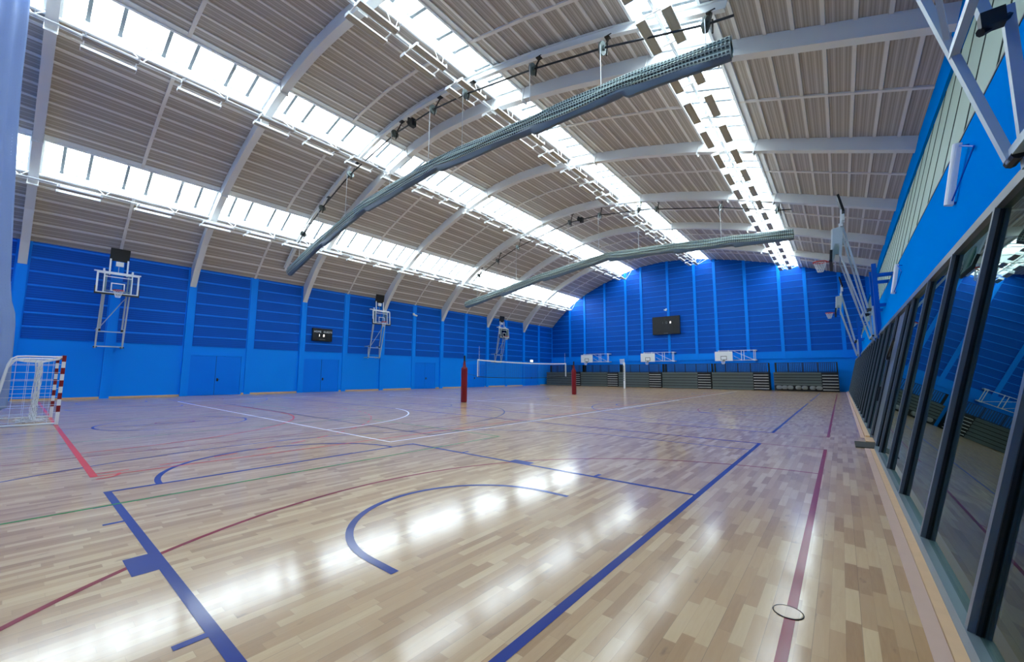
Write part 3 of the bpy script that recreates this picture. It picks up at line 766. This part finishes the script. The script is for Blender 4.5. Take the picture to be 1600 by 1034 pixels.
# ------------------------------------------------------------------ wall-mounted basketball goals (local +x out from the wall, z from lower pivot)
def net_strands(mb, c, r0, r1, h, n=12):
    c = V(c)
    for k in range(n):
        for sg in (1, -1):
            mb.tube([c+V((math.cos(2*PI*(k/n+sg*t/4/n*2))*(r0+(r1-r0)*t/4), math.sin(2*PI*(k/n+sg*t/4/n*2))*(r0+(r1-r0)*t/4), -h*t/4)) for t in range(5)], 0.007, 4)
    for t in (4,): mb.tube([c+V((math.cos(a*PI/8)*r1, math.sin(a*PI/8)*r1, -h)) for a in range(16)], 0.007, 4, True)
def make_goal(half, posts, wall_lean, name='basketball_goal'):
    t = thing(name, 'wall goal', 'basketball hoop')
    for s in (-1, 1):
        y = s*half
        a = MB().bar((0.12,y,0.0),(0.87,y,3.38),0.05,0.07,up=(0,1,0)); a.bar((0.12,y-s*0.11,0.0),(0.87,y-s*0.11,3.38),0.035,0.05,up=(0,1,0)) if False else None
        a.build('lower_arm', 'galv', t)
        MB().bar((0.16,y-s*0.1,1.0),(0.70,y-s*0.1,4.42),0.06,0.08,up=(0,1,0)).build('upper_arm', 'galv', t)
        MB().bar((0.04,y,-0.08),(0.04,y,1.12),0.06,0.06).bar((0.04,y,0.02),(0.14,y,0.0),0.05,0.05).build('pivot_post', 'galv', t)
        MB().box(0.08,0.20,y-s*0.1-0.045,y-s*0.1+0.045,0.95,1.06).tube([(0.03,y,1.05),(0.2,y-s*0.1,0.94)],0.03,8).build('hinge', 'black', t)
        MB().tube([(0.1,y-0.09,0.0),(0.1,y+0.09,0.0)],0.035,8).build('hinge', 'darksteel', t)
        f = MB().bar((0.87,y,3.2),(0.70,y,4.5),0.06,0.06)
        f.add([(0.74,y-0.01,4.40),(1.02,y-0.01,4.36),(1.12,y-0.01,3.25),(0.98,y-0.01,3.75),(0.82,y-0.01,3.7),(0.74,y+0.01,4.40),(1.02,y+0.01,4.36),(1.12,y+0.01,3.25),(0.98,y+0.01,3.75),(0.82,y+0.01,3.7)],
              [(0,1,2,3,4),(9,8,7,6,5),(0,5,6,1),(1,6,7,2),(2,7,8,3),(3,8,9,4),(4,9,5,0)])
        f.build('board_bracket', 'galv', t)
        if posts:
            yp = s*half*0.86
            p = MB().box(-0.17,-0.03,yp-0.08,yp+0.08,-0.1,2.75)
            for z in (1.15, 2.3): p.bar((-0.1,yp,z),(-0.10-0.233*z-0.06,yp,z),0.14,0.12)
            p.build('steel_post', 'bluesteel', t)
    MB().bar((0.10,-half,0.03),(0.10,half,0.03),0.06,0.06).build('bottom_rail', 'galv', t)
    MB().bar((0.32,-half,0.9),(0.32,half,0.9),0.05,0.05).build('cross_rail', 'galv', t)
    MB().bar((0.85,-half,3.3),(0.85,half,3.3),0.05,0.05).build('cross_rail', 'galv', t)
    MB().bar((0.34,-half,1.0),(0.84,half,3.25),0.035,0.035).build('diagonal_brace', 'galv', t)
    MB().bar((0.74,-1.02,4.42),(0.74,1.02,4.42),0.07,0.07).box(0.70,0.82,-0.66,-0.58,4.3,4.6).box(0.70,0.82,0.58,0.66,4.3,4.6).build('top_rail', 'white', t)
    # backboard
    tilt = lambda z: 1.14-0.075*(z-3.1)
    def bq(m, y0, y1, z0, z1, d0, d1):
        vs = [(tilt(z)+d, y, z) for d in (d0, d1) for y, z in ((y0,z0),(y1,z0),(y1,z1),(y0,z1))]
        m.add(vs, [(0,1,2,3),(7,6,5,4),(0,4,5,1),(1,5,6,2),(2,6,7,3),(3,7,4,0)])
    m = MB(); bq(m, -0.9, 0.9, 3.12, 4.32, 0.0, 0.012); bd = m.build('backboard', 'board_glass', t)
    m = MB()
    for y0, y1, z0, z1 in ((-0.92,-0.84,3.10,4.34),(0.84,0.92,3.10,4.34),(-0.92,0.92,4.26,4.34),(-0.92,0.92,3.10,3.17),(-0.62,-0.57,3.12,4.3),(0.57,0.62,3.12,4.3),(-0.6,0.6,4.08,4.12)):
        bq(m, y0, y1, z0, z1, -0.03, 0.018)
    m.build('board_frame', 'white', bd)
    m = MB()
    for y0, y1, z0, z1 in ((-0.30,-0.25,3.28,3.74),(0.25,0.30,3.28,3.74),(-0.30,0.30,3.70,3.75),(-0.30,0.30,3.26,3.31)): bq(m, y0, y1, z0, z1, 0.013, 0.02)
    m.build('target_square', 'white', bd)
    m = MB(); bq(m, -0.95, 0.95, 3.02, 3.11, -0.04, 0.06); bq(m, -0.96, -0.92, 3.02, 3.5, -0.04, 0.05); bq(m, 0.92, 0.96, 3.02, 3.5, -0.04, 0.05); m.build('edge_pad', 'black', bd)
    # rim and net
    c = V((1.14+0.15+0.23, 0, 3.27))
    m = MB().tube([c+V((0.23*math.cos(a*PI/16),0.23*math.sin(a*PI/16),0)) for a in range(32)], 0.024, 6, True)
    m.bar((1.14,0,3.24),(1.31,0,3.265),0.12,0.02).bar((1.13,-0.06,3.12),(1.13,0.06,3.12),0.02,0.1)
    rm = m.build('rim', 'rim', t)
    m = MB(); net_strands(m, (c.x, c.y, c.z-0.03), 0.215, 0.10, 0.38); m.build('net', 'cord', rm)
    # black winch cover above with its tubes and cable
    m = MB(); m.add([(0.66,-0.43,5.15),(0.66,0.43,5.15),(0.80,0.43,5.90),(0.80,-0.43,5.90),(0.58,-0.43,5.17),(0.58,0.43,5.17),(0.72,0.43,5.92),(0.72,-0.43,5.92)],
                    [(0,1,2,3),(7,6,5,4),(0,4,5,1),(1,5,6,2),(2,6,7,3),(3,7,4,0)])
    wc = m.build('winch_cover', 'black', t)
    for s in (-1, 1): MB().bar((0.78,s*0.38,4.25),(0.70,s*0.38,5.25),0.075,0.05).build('hanger_tube', 'white', wc)
    MB().box(0.60,0.70,-0.14,0.2,4.85,5.12).build('winch_motor', 'white', wc)
    MB().tube([(0.70,0.0,4.42),(0.64,0,5.2)], 0.012, 5).build('lift_cable', 'grey_cable', t)
    return t
g1 = make_goal(0.58, False, 0)
g1.location = (WL+0.62, 3.38, 3.08); g1['label'] = 'glass basketball backboard on white lattice frame, nearest on the left wall, behind the goal'; g1['group'] = 'basketball goals on the left wall'
# standoff spacers to the wall for the left goals
for s in (-1, 1):
    MB().bar((-0.62,s*0.58,0.0),(0.02,s*0.58,0.0),0.06,0.06).bar((-0.62,s*0.58,1.05),(0.02,s*0.58,1.05),0.06,0.06).build('wall_bracket', 'galv', g1, world=False)
dup(g1, (WL+0.62, 21.15, 3.08), 0, 'glass basketball backboard on white lattice frame, middle of three on the left wall', 'basketball goals on the left wall')
dup(g1, (WL+0.62, 38.9, 3.08), 0, 'glass basketball backboard on white lattice frame, farthest on the left wall', 'basketball goals on the left wall')
g2 = make_goal(0.9, True, 1)
g2.location = (1.13, 3.35, 3.08); g2.rotation_euler = (0,0,PI); g2['label'] = 'nearest basketball goal frame on the right wall, tubes crossing the top corner'; g2['group'] = 'basketball goals on the right wall'
dup(g2, (1.13, 21.1, 3.08), PI, 'middle right-wall basketball goal on blue posts, orange rim above the glazing', 'basketball goals on the right wall')
dup(g2, (1.13, 38.85, 3.08), PI, 'farthest right-wall basketball goal, small rim against the blue end wall', 'basketball goals on the right wall')

# ------------------------------------------------------------------ practice goals on the end wall
def make_practice():
    t = thing('practice_goal', 'x', 'basketball hoop')       # local x along wall, y out of the wall (negative = towards hall)
    bd = MB().box(-0.92,0.92,-0.03,0.0,0.02,1.10).build('backboard', 'white', t)
    m = MB()
    for x0, x1, z0, z1 in ((-0.32,-0.27,0.14,0.58),(0.27,0.32,0.14,0.58),(-0.32,0.32,0.53,0.58),(-0.32,0.32,0.14,0.19)): m.box(x0,x1,-0.036,-0.03,z0,z1)
    m.build('target_square', 'black', bd)
    c = V((0,-0.38,0.02)); m = MB().tube([c+V((0.23*math.cos(a*PI/12),0.23*math.sin(a*PI/12),0)) for a in range(24)], 0.014, 6, True).bar((0,0,0.0),(0,-0.15,0.015),0.12,0.02).box(-0.12,0.12,-0.05,0,-0.08,0.12)
    rm = m.build('rim', 'seatgrey', t); m = MB(); net_strands(m, c, 0.225, 0.12, 0.36, 10); m.build('net', 'cord', rm)
    MB().bar((-0.6,0.08,1.2),(3.1,0.5,1.2),0.05,0.05).bar((0.9,0.1,0.1),(3.1,0.5,0.1),0.05,0.05).bar((-0.5,0.05,1.1),(-0.5,0.08,1.25),0.05,0.05).bar((0.5,0.05,1.0),(0.5,0.1,1.25),0.05,0.05).build('swing_frame', 'white', t)
    for x in (1.75, 2.0, 3.1, 2.95): MB().bar((x,0.2+x*0.1,0.06),(x,0.2+x*0.1,1.24),0.05,0.05).build('upright', 'white', t)
    MB().bar((1.0,0.15,1.15),(2.95,0.48,0.12),0.035,0.035).build('diagonal_brace', 'white', t)
    MB().bar((1.0,0.15,0.6),(1.75,0.3,0.12),0.03,0.03).build('diagonal_brace', 'white', t)
    for z in (0.1, 1.2): MB().box(2.9,3.2,0.45,1.2,z-0.05,z+0.05).build('wall_bracket', 'white', t)
    return t
pg = make_practice(); pg.location = (-28.02, 51.35, 3.28); pg['label'] = 'small white practice backboard on the end wall, leftmost of three'; pg['group'] = 'practice backboards on the end wall'
dup(pg, (-19.2, 51.35, 3.24), 0, 'small white practice backboard on the end wall, middle one below the scoreboard')
dup(pg, (-10.35, 51.35, 3.20), 0, 'small white practice backboard on the end wall, rightmost of three')

# ------------------------------------------------------------------ retractable bleachers
FY = 50.3
def bleacher(x0, xs, x1, lab, seats=False):
    t = thing('retractable_bleacher', lab, 'bleacher', ((x0+x1)/2, 51.2, 0), 0, 'folded bleachers along the end wall')
    p = MB()
    H = 1.94; nr = 6 if not seats else 7
    hz = H/nr
    for k in range(nr):
        if seats and k < 2: continue
        p.box(x0, xs-0.03, FY+0.012*k*0, FY+0.1, k*hz+0.035, (k+1)*hz-0.03)
    p.build('front_panel', 'stand', t)
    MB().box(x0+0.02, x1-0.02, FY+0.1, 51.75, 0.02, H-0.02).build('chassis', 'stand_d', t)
    s = MB()
    for k in range(6): s.box(xs+0.03, x1-0.03, FY+0.05, FY+0.3, 0.28*k+0.14+0.06, 0.28*k+0.14+0.12)
    st = s.build('stair', 'stand_d', t)
    for k in range(6): MB().box(xs+0.04, x1-0.06, FY-0.01, FY+0.06, 0.285*k+0.17, 0.285*k+0.225).build('step_nosing', 'nosing', st)
    # folded chair backs on top
    b = MB(); x = x0+0.35
    while x < x1-0.3:
        b.box(x, x+0.10, 51.25, 51.3, H+0.05, 2.92); x += 0.155
    b.build('backrest_slats', 'slat', t)
    g = MB().box(x0+0.05, x0+0.2, 51.2, 51.65, H-0.02, 2.95).box(x1-0.15, x1-0.03, 51.2, 51.65, H-0.02, 2.95)
    x = x0+1.2
    while x < x1-0.6: g.box(x, x+0.05, 51.3, 51.6, H-0.02, 2.93); x += 1.25
    g.box(x0+0.1, x1-0.1, 51.28, 51.34, H+0.0, H+0.06).box(x0+0.1, x1-0.1, 51.3, 51.36, 2.9, 2.95)
    g.build('seat_frame', 'stand_d', t)
    if seats:
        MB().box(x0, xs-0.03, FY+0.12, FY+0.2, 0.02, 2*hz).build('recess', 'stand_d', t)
        for k, q in enumerate((0.11,0.23,0.35,0.52,0.65,0.81,0.94)):
            cx = x0+(xs-x0)*q
            m = MB().lathe((0,0,0), [(0.0,-0.17),(0.16,-0.16),(0.235,-0.08),(0.25,0.02),(0.22,0.13),(0.12,0.18),(0.0,0.19)], 16)
            m.v = [(cx+a*1.05, FY+0.0+b*0.32, 0.36+c*1.05) for a, b, c in m.v]
            m.build('folded_seat', 'seatgrey', t, smooth=True)
bleacher(-34.26,-29.85,-28.55,'folded grey bleacher in the left corner, behind the red volleyball post')
bleacher(-28.45,-24.4,-22.9,'folded grey bleacher, second from the left, below the leftmost practice backboard')
bleacher(-22.8,-18.74,-17.2,'folded grey bleacher, third from the left, behind the white netball post')
bleacher(-17.1,-13.0,-11.55,'folded grey bleacher, fourth from the left, right of the middle practice backboard')
bleacher(-11.45,-7.36,-5.9,'folded grey bleacher, fifth from the left, below the rightmost practice backboard')
bleacher(-5.5,-1.49,-0.16,'folded grey bleacher at the far right with a row of round seats', True)

# ------------------------------------------------------------------ scoreboards, cameras, exit sign
t = thing('scoreboard', 'large black scoreboard on the blue end wall', 'scoreboard', (-17.04, 52.3, 6.8))
MB().box(-18.76,-15.32,52.18,52.46,6.78,9.08).build('casing', 'board_black', t)
MB().box(-18.1,-16.0,52.165,52.18,7.0,8.9).build('display_panel', 'board_black', t)
for s_, x, m_, sz in (('1',-17.42,'textdim',0.42),('0',-16.95,'textdim',0.46),('8',-16.46,'led',0.40)):
    text_mesh('digit', s_, sz, m_, (x,52.155,8.26), (PI/2,0,0), t)
MB().box(-17.35,-16.8,52.165,52.18,6.87,6.93).build('maker_plate', 'textdim', t)
t = thing('scoreboard', 'small black HOME and GUESTS scoreboard on the left wall', 'scoreboard', (WL+0.15, 16.4, 4.3))
MB().box(WL+0.06,WL+0.26,15.58,17.26,4.34,5.42).build('casing', 'board_black', t)
RL = (PI/2,0,PI/2)
text_mesh('lettering', 'HOME', 0.22, 'text', (WL+0.265,15.98,5.12), RL, t); text_mesh('lettering', 'GUESTS', 0.22, 'text', (WL+0.265,16.86,5.12), RL, t)
text_mesh('digit', '1', 0.30, 'led', (WL+0.265,16.14,4.80), RL, t); text_mesh('digit', '8', 0.30, 'led', (WL+0.265,16.52,4.80), RL, t)
MB().box(WL+0.26,WL+0.268,16.16,16.66,4.45,4.49).build('maker_plate', 'textdim', t)

def cctv(loc, rzv, lab):
    t = thing('security_camera', lab, 'camera', loc, rzv)
    MB().box(-0.08,0.08,-0.02,0.1,-0.02,0.2).bar((0,-0.02,0.0),(0,-0.22,-0.02),0.05,0.05).build('bracket', 'white', t, world=False)
    MB().tube([(0.18,-0.32,-0.12),(-0.2,-0.2,0.0)], 0.085, 12).build('body', 'white', t, world=False)
    MB().tube([(0.2,-0.327,-0.127),(0.18,-0.32,-0.12)], 0.06, 12).build('lens', 'black', t, world=False)
cctv((WL+0.18, 25.97, 7.75), PI/2, 'small white security camera high on the left wall, right of the middle backboard')
cctv((-17.0, 52.42, 9.95), 0, 'small white security camera above the end-wall scoreboard')
t = thing('exit_sign', 'small lit white sign above the far door on the left wall', 'exit sign', (WL+0.04, 47.0, 3.4))
MB().box(WL+0.02,WL+0.1,46.65,47.35,3.34,3.68).build('housing', 'white', t); MB().box(WL+0.1,WL+0.105,46.7,47.3,3.38,3.64).build('panel', 'exit', t)

# ------------------------------------------------------------------ column speakers on the right wall
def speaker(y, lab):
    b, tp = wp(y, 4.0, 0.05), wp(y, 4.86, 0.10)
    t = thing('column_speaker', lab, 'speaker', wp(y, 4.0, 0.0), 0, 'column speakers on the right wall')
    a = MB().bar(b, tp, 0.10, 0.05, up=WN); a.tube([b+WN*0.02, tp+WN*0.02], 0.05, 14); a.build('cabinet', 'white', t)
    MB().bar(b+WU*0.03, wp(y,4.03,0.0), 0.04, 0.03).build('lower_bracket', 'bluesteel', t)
    MB().tube([tp-WU*0.02, wp(y-0.75, 4.5, 0.03)], 0.012, 6).tube([wp(y-0.75, 4.5, 0.03), b+WU*0.02], 0.010, 6).tube([tp-WU*0.03, wp(y,4.84,0.0)], 0.014, 6).build('upper_rods', 'bluesteel', t)  # thin blue rods: cabinet top to wall, back to its foot, short stand-off
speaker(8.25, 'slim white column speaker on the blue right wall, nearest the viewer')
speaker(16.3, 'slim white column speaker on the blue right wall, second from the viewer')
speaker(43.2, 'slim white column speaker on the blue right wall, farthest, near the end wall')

# ------------------------------------------------------------------ volleyball posts, net, netball post
XN = -16.75
def vpost(y, lab, s):
    t = thing('volleyball_post', lab, 'volleyball post', (XN+0.2, y, 0), 0, 'volleyball posts')
    MB().tube([(XN+0.2,y,0.0),(XN+0.2,y,2.62)], 0.05, 12).build('pole', 'black', t)
    m = MB(); m.lathe((XN+0.2,y,0), [(0.17,0.01),(0.185,0.1),(0.185,1.88),(0.165,1.95),(0.0,1.95)], 8, PI/8); m.build('pad', 'red', t)
    m = MB(); m.lathe((XN+0.2,y,0), [(0.12,1.93),(0.085,2.08),(0.062,2.3),(0.0,2.3)], 8, PI/8); m.build('top_pad', 'red', t)
    MB().box(XN+0.1,XN+0.16,y+s*0.07,y+s*0.12,2.1,2.35).build('winch', 'darksteel', t)
vpost(16.05, 'red padded volleyball post, nearer one in the middle of the hall', 1)
vpost(28.15, 'red padded volleyball post, farther one in front of the bleachers', -1)
t = thing('volleyball_net', 'white-topped black volleyball net stretched between two red padded posts', 'volleyball net', (XN, 22.2, 1.45))
ya, yb = 17.3, 27.3
sag = lambda y: 2.46-0.09*(1-((y-(ya+yb)/2)/((yb-ya)/2))**2)
m = MB()
NY = 100
for k in range(NY+1):
    y = ya+(yb-ya)*k/NY; m.tube([(XN,y,sag(y)-1.03),(XN,y,sag(y)-0.05)], 0.0035, 3)
for j in range(1, 11):
    m.tube([(XN,ya+(yb-ya)*k/20,sag(ya+(yb-ya)*k/20)-0.05-0.098*j) for k in range(21)], 0.0035, 3)
m.build('mesh', 'blackcord', t)
m = MB(); m.sweep([[(XN-0.008,y,sag(y)-0.07),(XN+0.008,y,sag(y)-0.07),(XN+0.008,y,sag(y)),(XN-0.008,y,sag(y))] for y in [ya+(yb-ya)*k/20 for k in range(21)]]); m.build('top_band', 'cord', t)
for y in (ya+0.03, yb-0.03): MB().box(XN-0.012,XN+0.012,y-0.03,y+0.03,sag(y)-1.03,sag(y)).build('side_band', 'cord', t)
m = MB(); m.sweep([[(XN-0.006,y,sag(y)-1.06),(XN+0.006,y,sag(y)-1.06),(XN+0.006,y,sag(y)-1.02),(XN-0.006,y,sag(y)-1.02)] for y in [ya+(yb-ya)*k/20 for k in range(21)]]); m.build('bottom_band', 'blackcord', t)
for y in (ya+0.15, yb-0.15):
    a = MB(); 
    for k in range(0, 8): 
        if k % 2 == 0: a.tube([(XN,y,sag(y)+0.1*k),(XN,y,sag(y)+0.1*k+0.1)], 0.011, 6)
    a.tube([(XN,y,sag(y)-1.0),(XN,y,sag(y)+0.8)], 0.006, 5); a.build('antenna', 'cord', t)
MB().tube([(XN,ya,sag(ya)-0.03),(XN+0.2,16.13,2.3)], 0.008, 5).tube([(XN,yb,sag(yb)-0.03),(XN+0.2,28.07,2.3)], 0.008, 5).tube([(XN,ya,sag(ya)-1.0),(XN+0.2,16.27,1.6)], 0.008, 5).tube([(XN,yb,sag(yb)-1.0),(XN+0.2,27.93,1.6)], 0.008, 5).build('tension_cord', 'blackcord', t)

t = thing('netball_post', 'white padded netball post standing before the folded bleachers', 'netball post', (-19.41, 44.4, 0))
MB().lathe((-19.41,44.4,0), [(0.085,0.0),(0.11,0.02),(0.11,2.9),(0.09,3.0),(0.035,3.02),(0.035,3.42),(0,3.42)], 14).build('pole', 'white', t)
m = MB()
for k in range(9): m.box(-19.45,-19.37,44.26,44.292,0.9+0.2*k,1.02+0.2*k)
m.build('lettering_marks', 'textdim', t)
c = V((-19.72,44.4,3.36)); rm = MB().tube([c+V((0.19*math.cos(a*PI/12),0.19*math.sin(a*PI/12),0)) for a in range(24)], 0.016, 6, True).bar((-19.44,44.4,3.36),(-19.55,44.4,3.36),0.03,0.03).build('rim', 'white', t)
m = MB(); net_strands(m, c, 0.185, 0.14, 0.5, 12); m.build('net', 'cord', rm)

# ------------------------------------------------------------------ handball goal
GX0, GX1, GY = -18.46, -21.54, 0.90
t = thing('handball_goal', 'red and white handball goal with white net at the left edge', 'goal', ((GX0+GX1)/2, 0.4, 0))
Hg = 2.08
for x in (GX0, GX1):
    po = MB().box(x-0.04,x+0.04,GY-0.04,GY+0.04,0,Hg).build('post', 'white', t)
    for k in range(1, 12, 2):
        z0, z1 = Hg*(k-1+0)/11, Hg*k/11
        if k > 1: MB().box(x-0.042,x+0.042,GY-0.042,GY+0.042,Hg-Hg*(12-k)/11,Hg-Hg*(11-k)/11+0.001).build('red_band', 'red_tape', po)
MB().box(GX0-0.03,GX0+0.03,GY+0.043,GY+0.046,Hg-0.36,Hg-0.21).build('sticker', 'black', t)
po = MB().box(GX1+0.04,GX0-0.04,GY-0.04,GY+0.04,Hg-0.08,Hg).build('crossbar', 'white', t)
for k in range(1, 15, 2):
    xa, xb = GX1+0.04+(GX0-GX1-0.08)*k/15, GX1+0.04+(GX0-GX1-0.08)*(k+1)/15
    MB().box(xa,xb,GY-0.042,GY+0.042,Hg-0.082,Hg+0.002).build('red_band', 'red_tape', po)
def side(x): return [(x,GY-0.04,Hg-0.05),(x,0.15,Hg-0.05),(x,-0.02,Hg-0.06),(x,-0.12,Hg-0.14),(x,-0.17,Hg-0.3),(x,-0.30,0.9),(x,-0.38,0.05)]
for x in (GX0, GX1): MB().tube(side(x), 0.022, 8).build('net_stay', 'white', t)
MB().tube([(GX0,-0.17,Hg-0.3),(GX1,-0.17,Hg-0.3)], 0.016, 6).build('back_rail', 'white', t)
MB().tube([(GX0,GY-0.04,0.04),(GX0,-0.38,0.04),(GX1,-0.38,0.04),(GX1,GY-0.04,0.04)], 0.024, 8).build('floor_frame', 'white', t)
for x in (GX0-0.25, GX0-1.2): MB().box(x-0.14,x+0.02,-0.44,-0.32,0.0,0.02).build('anchor_plate', 'black', t)
m = MB(); r_ = 0.006
prof = [(-0.03,Hg-0.10),(-0.17,Hg-0.34),(-0.22,1.3),(-0.28,0.8),(-0.34,0.35),(-0.37,0.06)]
top = [(GY-0.05,Hg-0.06),(0.5,Hg-0.16),(0.15,Hg-0.14)]
chain = top+prof
for k in range(28):
    x = GX0+(GX1-GX0)*k/27; m.tube([(x,y,z-0.05*math.sin(PI*k/27)) for y, z in chain], r_, 3)
def at_chain(sv):
    tot = 0
    for (a, b), (c_, d) in zip(chain, chain[1:]):
        l = math.hypot(c_-a, d-b)
        if tot+l >= sv: f = (sv-tot)/l; return a+(c_-a)*f, b+(d-b)*f
        tot += l
    return chain[-1]
L_ = sum(math.hypot(c_-a, d-b) for (a, b), (c_, d) in zip(chain, chain[1:]))
sv = 0.05
while sv < L_:
    y, z = at_chain(sv); m.tube([(GX0+(GX1-GX0)*k/12, y, z-0.05*math.sin(PI*k/12)) for k in range(13)], r_, 3); sv += 0.115
for x in (GX0, GX1):
    for k in range(9):
        y = GY-0.08-0.12*k
        if y > -0.3 and k % 2 == 1: m.tube([(x,y,0.08),(x,y+0.0,Hg-0.08)], 0.004, 3)
    for k in range(0, 16, 2): m.tube([(x,GY-0.05,0.12+0.12*k),(x,-0.34+0.1*k*0.12,0.12+0.12*k)], r_, 3)
m.build('net', 'cord', t)
m = MB(); rs = random.Random(5)
for k in range(26):
    x = GX0-1.5+rs.uniform(-0.05,0.05); y = 0.45+rs.uniform(-0.05,0.05)
    m.tube([(x+rs.uniform(-0.09,0.09)*(z<1)*3*(1-z), y+rs.uniform(-0.05,0.05), z) for z in (Hg-0.2,1.6,1.2,0.8,0.45,0.2,0.04)], 0.007, 3)
for k in range(16):
    m.tube([(GX0-1.5+0.55*math.cos(a)*rs.uniform(0.5,1), 0.42+0.4*math.sin(a)*rs.uniform(0.5,1), 0.02+0.1*rs.random()) for a in [rs.uniform(0,6) for _ in range(5)]], 0.006, 3)
m.build('catch_net', 'cord', t)

# ------------------------------------------------------------------ netting curtain hanging at the left edge
edge = [(17.0,-0.95),(14.9,-0.88),(13.0,-0.85),(11.7,-0.80),(9.5,-0.70),(7.4,-0.58),(6.0,-0.50),(4.94,-0.44),(4.2,-0.34),(3.9,-0.24),(3.3,-0.18),(2.5,-0.16),(1.4,-0.12),(0.02,-0.10)]
def ey(z):
    e = sorted(edge); 
    for (a, ya_), (b, yb_) in zip(e, e[1:]):
        if a <= z <= b: return ya_+(yb_-ya_)*(z-a)/(b-a)
    return e[-1][1]
m = MB(); vs = []; fs = []; us = []; NU, NV = 60, 40
for j in range(NV+1):
    z = 0.02+15.6*j/NV; e = ey(1.574+(z-1.574)*24/21.35)
    for i in range(NU+1):
        u = i/NU; x = -21.35+3.0*u; y = e*0.89-2.2*u**1.0-0.10*(1-math.cos(u*2*PI*7))*0.5
        vs.append((x, y, z))
for j in range(NV):
    for i in range(NU):
        a = j*(NU+1)+i; fs.append((a, a+1, a+NU+2, a+NU+1))
        us.append([((i+di)*0.11, (14.88*(j+dj)/NV)) for di, dj in ((0,0),(1,0),(1,1),(0,1))])
m.add(vs, fs, us); o = m.build('netting_curtain', 'net_sheet', smooth=True)
tag(o, 'pale netting curtain hanging at the left edge behind the handball goal', 'netting')
md = o.modifiers.new('thick', 'SOLIDIFY'); md.thickness = 0.02

# ------------------------------------------------------------------ world, camera, render look
w = bpy.data.worlds.new('overcast_sky'); bpy.context.scene.world = w; w.use_nodes = True
bg = w.node_tree.nodes['Background']; bg.inputs['Color'].default_value = (0.85, 0.945, 1.0, 1); bg.inputs['Strength'].default_value = 6.0
cam = bpy.data.cameras.new('camera'); co = bpy.data.objects.new('camera', cam); C.objects.link(co)
cam.sensor_width = 36; cam.lens = 36*FPX/1600; cam.clip_end = 300; cam.clip_start = 0.05
cy, sy, cp, sp = math.cos(YAW), math.sin(YAW), math.cos(PITCH), math.sin(PITCH)
F = V((-sy*cp, cy*cp, sp)); R = V((cy, sy, 0)); U = R.cross(F)
R2 = R*math.cos(ROLL)+U*math.sin(ROLL); U2 = U*math.cos(ROLL)-R*math.sin(ROLL)
co.matrix_world = Matrix(((R2.x,U2.x,-F.x,0),(R2.y,U2.y,-F.y,0),(R2.z,U2.z,-F.z,EYE),(0,0,0,1)))
sc = bpy.context.scene; sc.camera = co
sc.view_settings.view_transform = 'Standard'; sc.view_settings.look = 'None'; sc.view_settings.gamma = 1; sc.view_settings.use_curve_mapping = False
sc.view_settings.exposure = 1.18
try:
    sc.cycles.use_denoising = True; sc.cycles.max_bounces = 10; sc.cycles.diffuse_bounces = 5; sc.cycles.transparent_max_bounces = 16; sc.cycles.sample_clamp_indirect = 8
except Exception: pass
